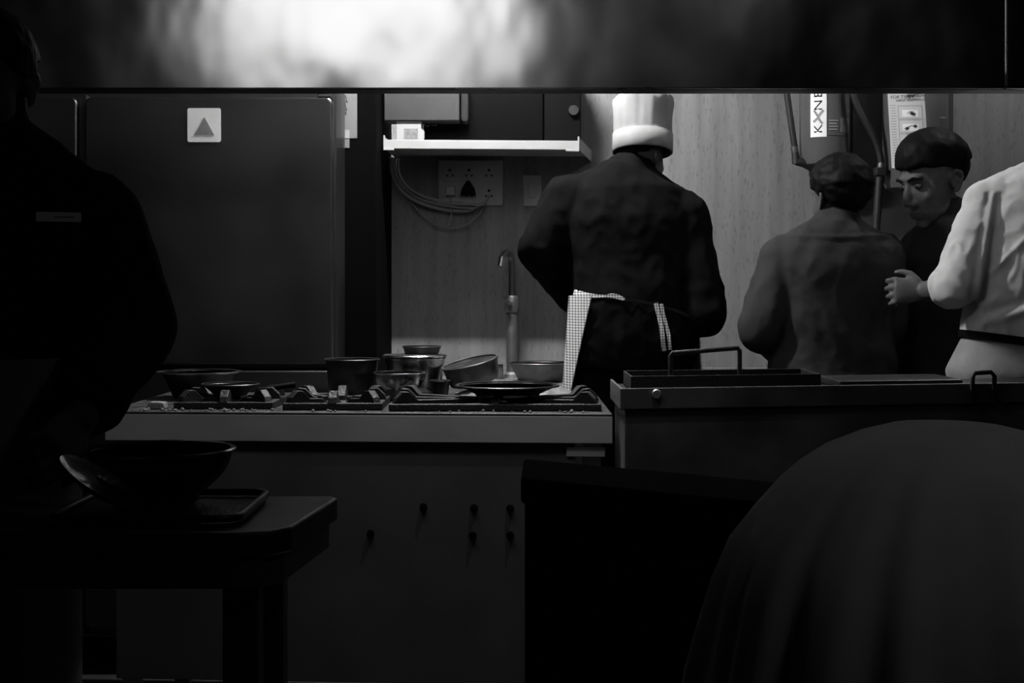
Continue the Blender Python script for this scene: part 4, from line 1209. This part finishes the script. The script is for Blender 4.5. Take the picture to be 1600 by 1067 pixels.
# ------------------------------------------------------------------ the chef in the tall white hat (back to us)
def chef():
    Y = 4.37
    S = [(P(990, 575, Y), .165, .115), (P(990, 530, Y), .172, .122), (P(988, 470, Y), .160, .108), (P(985, 415, Y + .02), .165, .110), (P(982, 350, Y + .04), .178, .118),
         (P(978, 305, Y + .06), .165, .105), (P(978, 280, Y + .07), .105, .080), (P(982, 266, Y + .075), .062, .062)]
    neck = P(984, 272, Y + .08)
    H = head_matrix(P(1000, 249, Y + .115), 40, -10, .92, 0)
    arms = [
        dict(s=P(889, 312, Y + .05), e=P(846, 388, Y + .03), w=P(903, 468, Y + .25), hd=(.6, .6, -.3), hn=(-.4, .3, .8), th=1),
        dict(s=P(1066, 338, Y + .04), e=P(1099, 488, Y - .03), w=P(1058, 500, Y + .23), hd=(-.4, .9, .05), hn=(.2, 0, .95), th=-1)]
    def dr(co, n):
        b = 0
        return b
    root, bo, so = make_person('cook in black wearing a tall white hat and a checked apron', S, (1, 0, 0), (.94, .06, -.16), (0, 1, 0), neck, H, arms,
        M_BLACK_CLOTH, M_BLACK_CLOTH, 1.93, hem=0, shirt_name='jacket', wrinkle=.005, seed=3, sleeve_r=(.080, .072, .058), collar=.30, shirt_grow=.016)
    hair(H, root, front=20, side=-4, back=-44, vol=.006, seed=4, lump=.001)
    # hat
    A = H.to_3x3()
    M = Matrix.Translation(P(1004, 239, Y + .105)) @ Matrix.Rotation(math.radians(-10), 4, 'X') @ Matrix.Rotation(math.radians(1.5), 4, 'Y')
    N = 96; rings = []
    prof = [(.0925, 0), (.0935, .020), (.0935, .058), (.092, .064), (.0925, .070), (.093, .12), (.094, .160), (.093, .172), (.082, .186), (.055, .192), (.02, .190), (.0008, .189)]
    for r, z in prof:
        ring = []
        for k in range(N):
            a = 2 * PI * k / N
            rr = r
            if z > .066:
                rr += .0006 * math.sin(a * 22) + .010 * noise.noise(Vector((math.cos(a) * 2.2, math.sin(a) * 2.2, z * 16))) * min(1, (z - .066) / .05)
            zz = z + (.012 * noise.noise(Vector((math.cos(a) * 1.3, math.sin(a) * 1.3, 9))) if z > .15 else 0)
            ring.append(M @ Vector((rr * math.cos(a), rr * 1.06 * math.sin(a), zz)))
        rings.append(ring)
    inner = [(.074, .150), (.0885, .04), (.0900, .0)]
    for r, z in inner:
        rings.append([M @ Vector((r * .98 * math.cos(2 * PI * k / N), r * 1.04 * math.sin(2 * PI * k / N), z)) for k in range(N)])
    hat = MB().loft(rings[:len(prof)] , cap=False)
    full = rings[:len(prof)] + [[M @ Vector((.0008 * math.cos(2 * PI * k / N), .0008 * math.sin(2 * PI * k / N), .180)) for k in range(N)]] + rings[len(prof):] + [rings[0]]
    hat = MB().loft(full, cap=False).build('tall_hat', M_HAT, root, smooth=180, label='tall white cloth hat')
    band = [[M @ Vector((r * math.cos(2 * PI * k / N), r * 1.06 * math.sin(2 * PI * k / N), z)) for k in range(N)] for r, z in ((.0938, .001), (.0952, .002), (.0952, .060), (.0938, .0605))]
    MB().loft(band + [band[0]], cap=False).build('hat_band', M_HAT, hat, smooth=180)
    # checked apron: wraps the far side and comes round to the back at the left
    cx, cy = P(988, 0, Y).x, Y
    vs, fs = [], []; nu, nv = 60, 40
    for j in range(nv + 1):
        v = j / nv
        z = P(0, 457, Y - .08).z * (1 - v) + .42 * v
        flare = .018 * v * 3
        x0 = cx
        aa = .197 + .022 * min(1, v * 2.2); bb = .158 + .012 * v
        phiL = math.radians(228 - 22 * min(1, v * 2.4)); phiR = math.radians(-8)
        for i in range(nu + 1):
            u = i / nu; ph = phiL + (phiR - phiL) * u
            w_ = 1 + .012 * math.sin(ph * 9 + v * 3) * v
            px_, py_ = cx + aa * w_ * math.cos(ph), cy + bb * w_ * math.sin(ph)
            zz = z + (.010 * (1 - v) * math.cos(ph))
            vs.append((px_, py_, zz)); 
    n = len(vs)
    for j in range(nv + 1):
        for i in range(nu + 1):
            x, y, z = vs[j * (nu + 1) + i]
            d = Vector((x - cx, y - cy, 0)).normalized() * .003
            vs.append((x - d.x, y - d.y, z))
    W = nu + 1
    for j in range(nv):
        for i in range(nu):
            q = (j * W + i, j * W + i + 1, (j + 1) * W + i + 1, (j + 1) * W + i)
            fs.append(q); fs.append(tuple(k + n for k in q[::-1]))
    bd = [i for i in range(W)] + [j * W + nu for j in range(1, nv + 1)] + [nv * W + i for i in range(nu - 1, -1, -1)] + [j * W for j in range(nv - 1, 0, -1)]
    for k in range(len(bd)):
        a, b = bd[k], bd[(k + 1) % len(bd)]; fs.append((a, b, b + n, a + n))
    ap = MB().add(vs, fs).build('apron', MATS['gingham'], root, smooth=60, label='checked apron seen at his side')
    # tie around the waist: laid on the jacket by looking from behind
    def on_back(px, py, lift=.006):
        h = bvh_hit(so.data, root, px, py)
        if h[0] is None: return P(px, py, Y - .12)
        return h[0] + h[1] * lift if h[1].y < 0 else h[0] - h[1] * lift
    def strap(pts, wd, name, m, lift=.005):
        C = [on_back(x, y, lift) for x, y in pts]
        vs, fs = [], []
        for i, c in enumerate(C):
            t = (C[min(i + 1, len(C) - 1)] - C[max(i - 1, 0)]).normalized()
            s = t.cross(Vector((0, -1, 0))).normalized() * wd[i] if isinstance(wd, list) else t.cross(Vector((0, -1, 0))).normalized() * wd
            for sg in (1, -1):
                vs.append(c + s * sg); vs.append(c + s * sg + Vector((0, .002, 0)))
        for i in range(len(C) - 1):
            a, b = 4 * i, 4 * i + 4
            fs += [(a, a + 2, b + 2, b), (a + 1, b + 1, b + 3, a + 3), (a, b, b + 1, a + 1), (a + 2, a + 3, b + 3, b + 2)]
        fs += [(0, 1, 3, 2), (4 * (len(C) - 1), 4 * (len(C) - 1) + 2, 4 * (len(C) - 1) + 3, 4 * (len(C) - 1) + 1)]
        return MB().add(vs, fs).build(name, m, ap, smooth=60)
    strap([(899, 456), (910, 459), (922, 462), (935, 463), (946, 463)], [.009, .008, .007, .005, .004], 'apron_tie', MATS['gingham'])
    strap([(946, 463), (956, 462), (966, 464), (976, 468)], [.003, .007, .007, .004], 'apron_tie', MATS['gingham'])
    strap([(976, 468), (1000, 471), (1030, 478), (1055, 485), (1078, 494)], .0045, 'apron_tie', M_GREY_CLOTH)
    strap([(1024, 474), (1027, 490), (1031, 508), (1035, 528), (1037, 548)], .0065, 'apron_string', MATS['gingham'], .008)
    strap([(1031, 475), (1034, 490), (1039, 508), (1043, 526), (1045, 545)], .0052, 'apron_string', MATS['gingham'], .010)
chef()

# ------------------------------------------------------------------ man in the dark grey shirt, back to us
def man_grey():
    Y = 4.30
    S = [(P(1298, 640, Y), .165, .115), (P(1298, 590, Y), .175, .125), (P(1300, 530, Y), .165, .115), (P(1302, 470, Y), .165, .112), (P(1300, 415, Y), .175, .112),
         (P(1300, 385, Y), .160, .095), (P(1302, 366, Y), .110, .075), (P(1304, 352, Y + .005), .060, .058)]
    neck = P(1306, 358, Y + .01)
    H = head_matrix(P(1312, 315, Y + .03), -22, -4, 1.0)
    arms = [
        dict(s=P(1224, 408, Y), e=P(1190, 525, Y - .03), w=P(1216, 560, Y + .20), hd=(.5, .8, 0), hn=(-.3, .2, .9), th=1),
        dict(s=P(1376, 402, Y), e=P(1376, 520, Y + .02), w=P(1340, 545, Y + .24), hd=(-.4, .8, 0), hn=(.3, .2, .9), th=-1)]
    def dr(co, n):
        # the folds that run across his lower back
        yk = ZC - (371 - YH) / F * co.y + .03 * abs(co.x - .965)
        e = .005 * math.exp(-((co.z - yk) / .006) ** 2) if co.y < Y else 0
        u = (co.z - 1.0) * 30 + (co.x - .95) * 16
        return e + .006 * math.sin(u) * max(0, 1 - abs(co.z - .98) / .16) if co.y < Y else 0
    root, bo, so = make_person('man in a dark grey short-sleeved shirt with his back turned', S, (1, 0, 0), (1, 0, .0), (0, 1, 0), neck, H, arms,
        M_GREY_CLOTH, M_BLACK_CLOTH, .86, hem=0, wrinkle=.004, seed=11, sleeve_r=(.074, .080, .06), collar=.25, shirt_grow=.014, drape=dr)
    hair(H, root, front=30, side=-24, back=-66, vol=.019, seed=9, lump=.005, top=.002)
man_grey()

# ------------------------------------------------------------------ man with a bowl cut, turned to the left
def man_bowl():
    Y = 4.40
    f = Vector((-.85, -.50, 0)); lat = Vector((.50, -.85, 0))
    S = [(P(1476, 640, Y), .145, .105), (P(1474, 590, Y), .150, .110), (P(1470, 520, Y), .142, .100), (P(1470, 460, Y), .148, .104), (P(1476, 410, Y), .158, .106),
         (P(1482, 378, Y), .140, .092), (P(1484, 358, Y), .095, .075), (P(1484, 344, Y), .060, .060)]
    neck = P(1484, 352, Y)
    H = head_matrix(P(1459, 287, Y), -114, -18, 1.10)
    arms = []
    for sg in (-1, 1):
        sh_ = P(1480, 402, Y) + lat * sg * .148; el = sh_ + Vector((0, 0, -.27)) + lat * sg * .02
        arms.append(dict(s=sh_, e=el, w=el + f * .02 + Vector((0, 0, -.24)), hd=tuple(f * .3 + Vector((0, 0, -.95))), hn=tuple(lat * sg), th=sg))
    root, bo, so = make_person('man with a bowl haircut looking down beside the man in white', S, lat, lat, f, neck, H, arms,
        M_NAVY_CLOTH, M_BLACK_CLOTH, .9, hem=0, wrinkle=.004, seed=21, voxel=.0046, collar=.22, foot=(-.25, .95, 0), sleeve_r=(.072, .068, .06))
    hair(H, root, front=14, side=4, back=-46, vol=.026, seed=15, lump=.003, top=.004)
    face_details(H, root)
man_bowl()

# ------------------------------------------------------------------ man in the white shirt at the edge of the frame
def man_white():
    Y = 4.05
    S = [(P(1598, 640, Y), .185, .135), (P(1600, 585, Y), .212, .150), (P(1604, 533, Y), .168, .118), (P(1614, 480, Y), .172, .118), (P(1632, 400, Y), .190, .122), (P(1642, 345, Y), .190, .112),
         (P(1648, 300, Y + .01), .150, .092), (P(1652, 278, Y + .02), .085, .070), (P(1654, 262, Y + .025), .062, .060)]
    neck = P(1655, 266, Y + .03)
    H = head_matrix(P(1664, 212, Y + .06), -20, -18, 1.0)
    arms = [
        dict(s=P(1546, 322, Y), e=P(1493, 446, Y - .05), w=P(1447, 455, Y + .06), hd=(-.96, .12, .02), hn=(-.15, -.95, .25), th=1, curl=.80, sleeve=1.12),
        dict(s=P(1750, 322, Y), e=P(1790, 450, Y - .03), w=P(1740, 470, Y + .18), hd=(-.6, .7, 0), hn=(.2, .2, .9), th=-1, sleeve=1.3)]
    def dr(co, n):
        q = P(0, 0, 1)
        px = 800 + co.x / co.y * F; py = YH + (ZC - co.z) / co.y * F
        d = 0
        # armhole seam and gathered cloth above the tie
        ln = abs((px - 1548) + (py - 330) * .16)
        if 300 < py < 470: d += .006 * math.exp(-(ln / 4.5) ** 2) - .004 * math.exp(-((ln - 9) / 5) ** 2)
        t = (py - 505) + (px - 1540) * .32
        if 440 < py < 525 and px > 1535: d += .012 * math.exp(-(t / 9.0) ** 2) - .006 * math.exp(-((t + 16) / 8) ** 2)
        t2 = (py - 405) + (px - 1570) * 1.0
        if px > 1530 and 330 < py < 430: d += .006 * math.exp(-(t2 / 5.0) ** 2)
        return d if co.y < Y + .02 else 0
    root, bo, so = make_person('man in a white shirt with rolled sleeves and a dark waist tie', S, (1, 0, 0), (1, 0, .02), (0, 1, 0), neck, H, arms,
        M_WHITE_CLOTH, M_TROUSER_LIGHT, 1.12, hem=2, wrinkle=.0055, seed=31, voxel=.0045, sleeve_r=(.070, .062, .056), shirt_grow=.014, collar=.25, wscale=12, shirt_voxel=.0065, drape=dr)
    hair(H, root, front=30, side=-4, back=-45, vol=.014, seed=19)
    # rolled cuff
    a = arms[0]; d = (a['w'] - a['e']).normalized()
    c0, c1 = lerp(a['e'], a['w'], -.10), lerp(a['e'], a['w'], .42)
    cu = MB().tube([c0, lerp(c0, c1, .12), lerp(c0, c1, .85), c1], [.058, .066, .063, .058], 24)
    me = fuse(cu, .006, 3)
    ruffle(me, lambda co, n: .004 * noise.noise(co * 28))
    place(me, 'rolled_cuff', M_WHITE_CLOTH, root)
    # waist tie
    rg = torso_rings(S, Vector((1, 0, 0)), Vector((1, 0, .02)), .017, 2, 3, n=48)[0]
    vs, fs = [], []
    for p in rg:
        o_ = (p - S[2][0]); o_.z = 0; o_.normalize()
        for dz, dd in ((-.011, 0), (.009, 0), (.009, .004), (-.011, .004)): vs.append(p + Vector((0, 0, dz)) + o_ * dd)
    k = len(rg)
    for i in range(k):
        for j in range(4):
            fs.append((4 * i + j, 4 * i + (j + 1) % 4, 4 * ((i + 1) % k) + (j + 1) % 4, 4 * ((i + 1) % k) + j))
    MB().add(vs, fs).build('waist_tie', M_BLACK_CLOTH, root, smooth=60)
man_white()

# ------------------------------------------------------------------ man in black facing us at the prep table
def man_front():
    Y = 2.42
    S = [(P(-30, 720, Y), .165, .115), (P(-30, 660, Y), .172, .122), (P(-30, 570, Y), .165, .115), (P(-28, 470, Y), .175, .120), (P(-25, 370, Y), .190, .125),
         (P(-25, 310, Y), .185, .112), (P(-26, 250, Y), .130, .085), (P(-28, 215, Y), .085, .070), (P(-28, 195, Y), .060, .060)]
    neck = P(-28, 205, Y)
    H = head_matrix(P(-27, 140, Y - .02), 184, -14, 1.0)
    arms = [
        dict(s=P(146, 345, Y), e=P(206, 512, Y - .01), w=P(122, 655, Y - .27), hd=(-.12, -.85, -.42), hn=(.75, -.5, .1), th=-1, curl=.6),
        dict(s=P(-205, 345, Y), e=P(-270, 512, Y + .02), w=P(-165, 640, Y - .10), hd=(.2, -.15, -.95), hn=(-.75, -.5, .1), th=1, curl=.6)]
    root, bo, so = make_person('man in black facing out over the prep table with a chest badge', S, (-1, 0, 0), (-1, 0, 0), (0, -1, 0), neck, H, arms,
        M_BLACK_CLOTH, M_BLACK_CLOTH, 1.80, hem=1, shirt_name='jacket', wrinkle=.004, seed=41, sleeve_r=(.082, .074, .056), collar=.62, shirt_grow=.014, voxel=.006)
    hair(H, root, front=30, side=-28, back=-44, vol=.015, seed=27)
    face_details(H, root)
    # badge
    h = bvh_hit(so.data, root, 91, 340)
    c, n = h[0], h[1].normalized()
    if n.y > 0: n = -n
    n = (n + Vector((0, -1.2, 0))).normalized()
    x = Vector((0, 0, 1)).cross(n).normalized(); z = n.cross(x)
    M = Matrix(((x.x, n.x, z.x, c.x), (x.y, n.y, z.y, c.y), (x.z, n.z, z.z, c.z), (0, 0, 0, 1)))
    w_ = .033 / max(.5, abs(x.x))
    bd = MB(M).prism(rounded_rect(-w_, w_, -.008, .008, .002), .006, .0095).build('chest_badge', mat('badge_plastic', .9, .5), root, bevel=.0008)
    MB(M).box(-w_ * .2, w_ * .7, .0097, .0102, -.001, .001).build('print_line', M_GREY_INK, bd)
    # pale apron front
    cx, cy = S[2][0].x, Y
    vs, fs = [], []; nu, nv = 40, 24
    for sgn in (0, 1):
        for j in range(nv + 1):
            v = j / nv; z = P(0, 556, Y).z * (1 - v) + .45 * v
            for i in range(nu + 1):
                ph = math.radians(195 + 150 * i / nu)
                k = 1 + .02 * v * math.sin(ph * 11)
                r_ = .004 * sgn
                vs.append((cx + (.192 - r_) * k * math.cos(ph), cy + (.150 - r_) * k * math.sin(ph), z))
    W = nu + 1; n_ = W * (nv + 1)
    for j in range(nv):
        for i in range(nu):
            q = (j * W + i, j * W + i + 1, (j + 1) * W + i + 1, (j + 1) * W + i)
            fs.append(q); fs.append(tuple(k + n_ for k in q[::-1]))
    bdl = [i for i in range(W)] + [j * W + nu for j in range(1, nv + 1)] + [nv * W + i for i in range(nu - 1, -1, -1)] + [j * W for j in range(nv - 1, 0, -1)]
    for k in range(len(bdl)):
        a, b = bdl[k], bdl[(k + 1) % len(bdl)]; fs.append((a, b, b + n_, a + n_))
    MB().add(vs, fs).build('apron', M_APRON_DIM, root, smooth=60)
man_front()
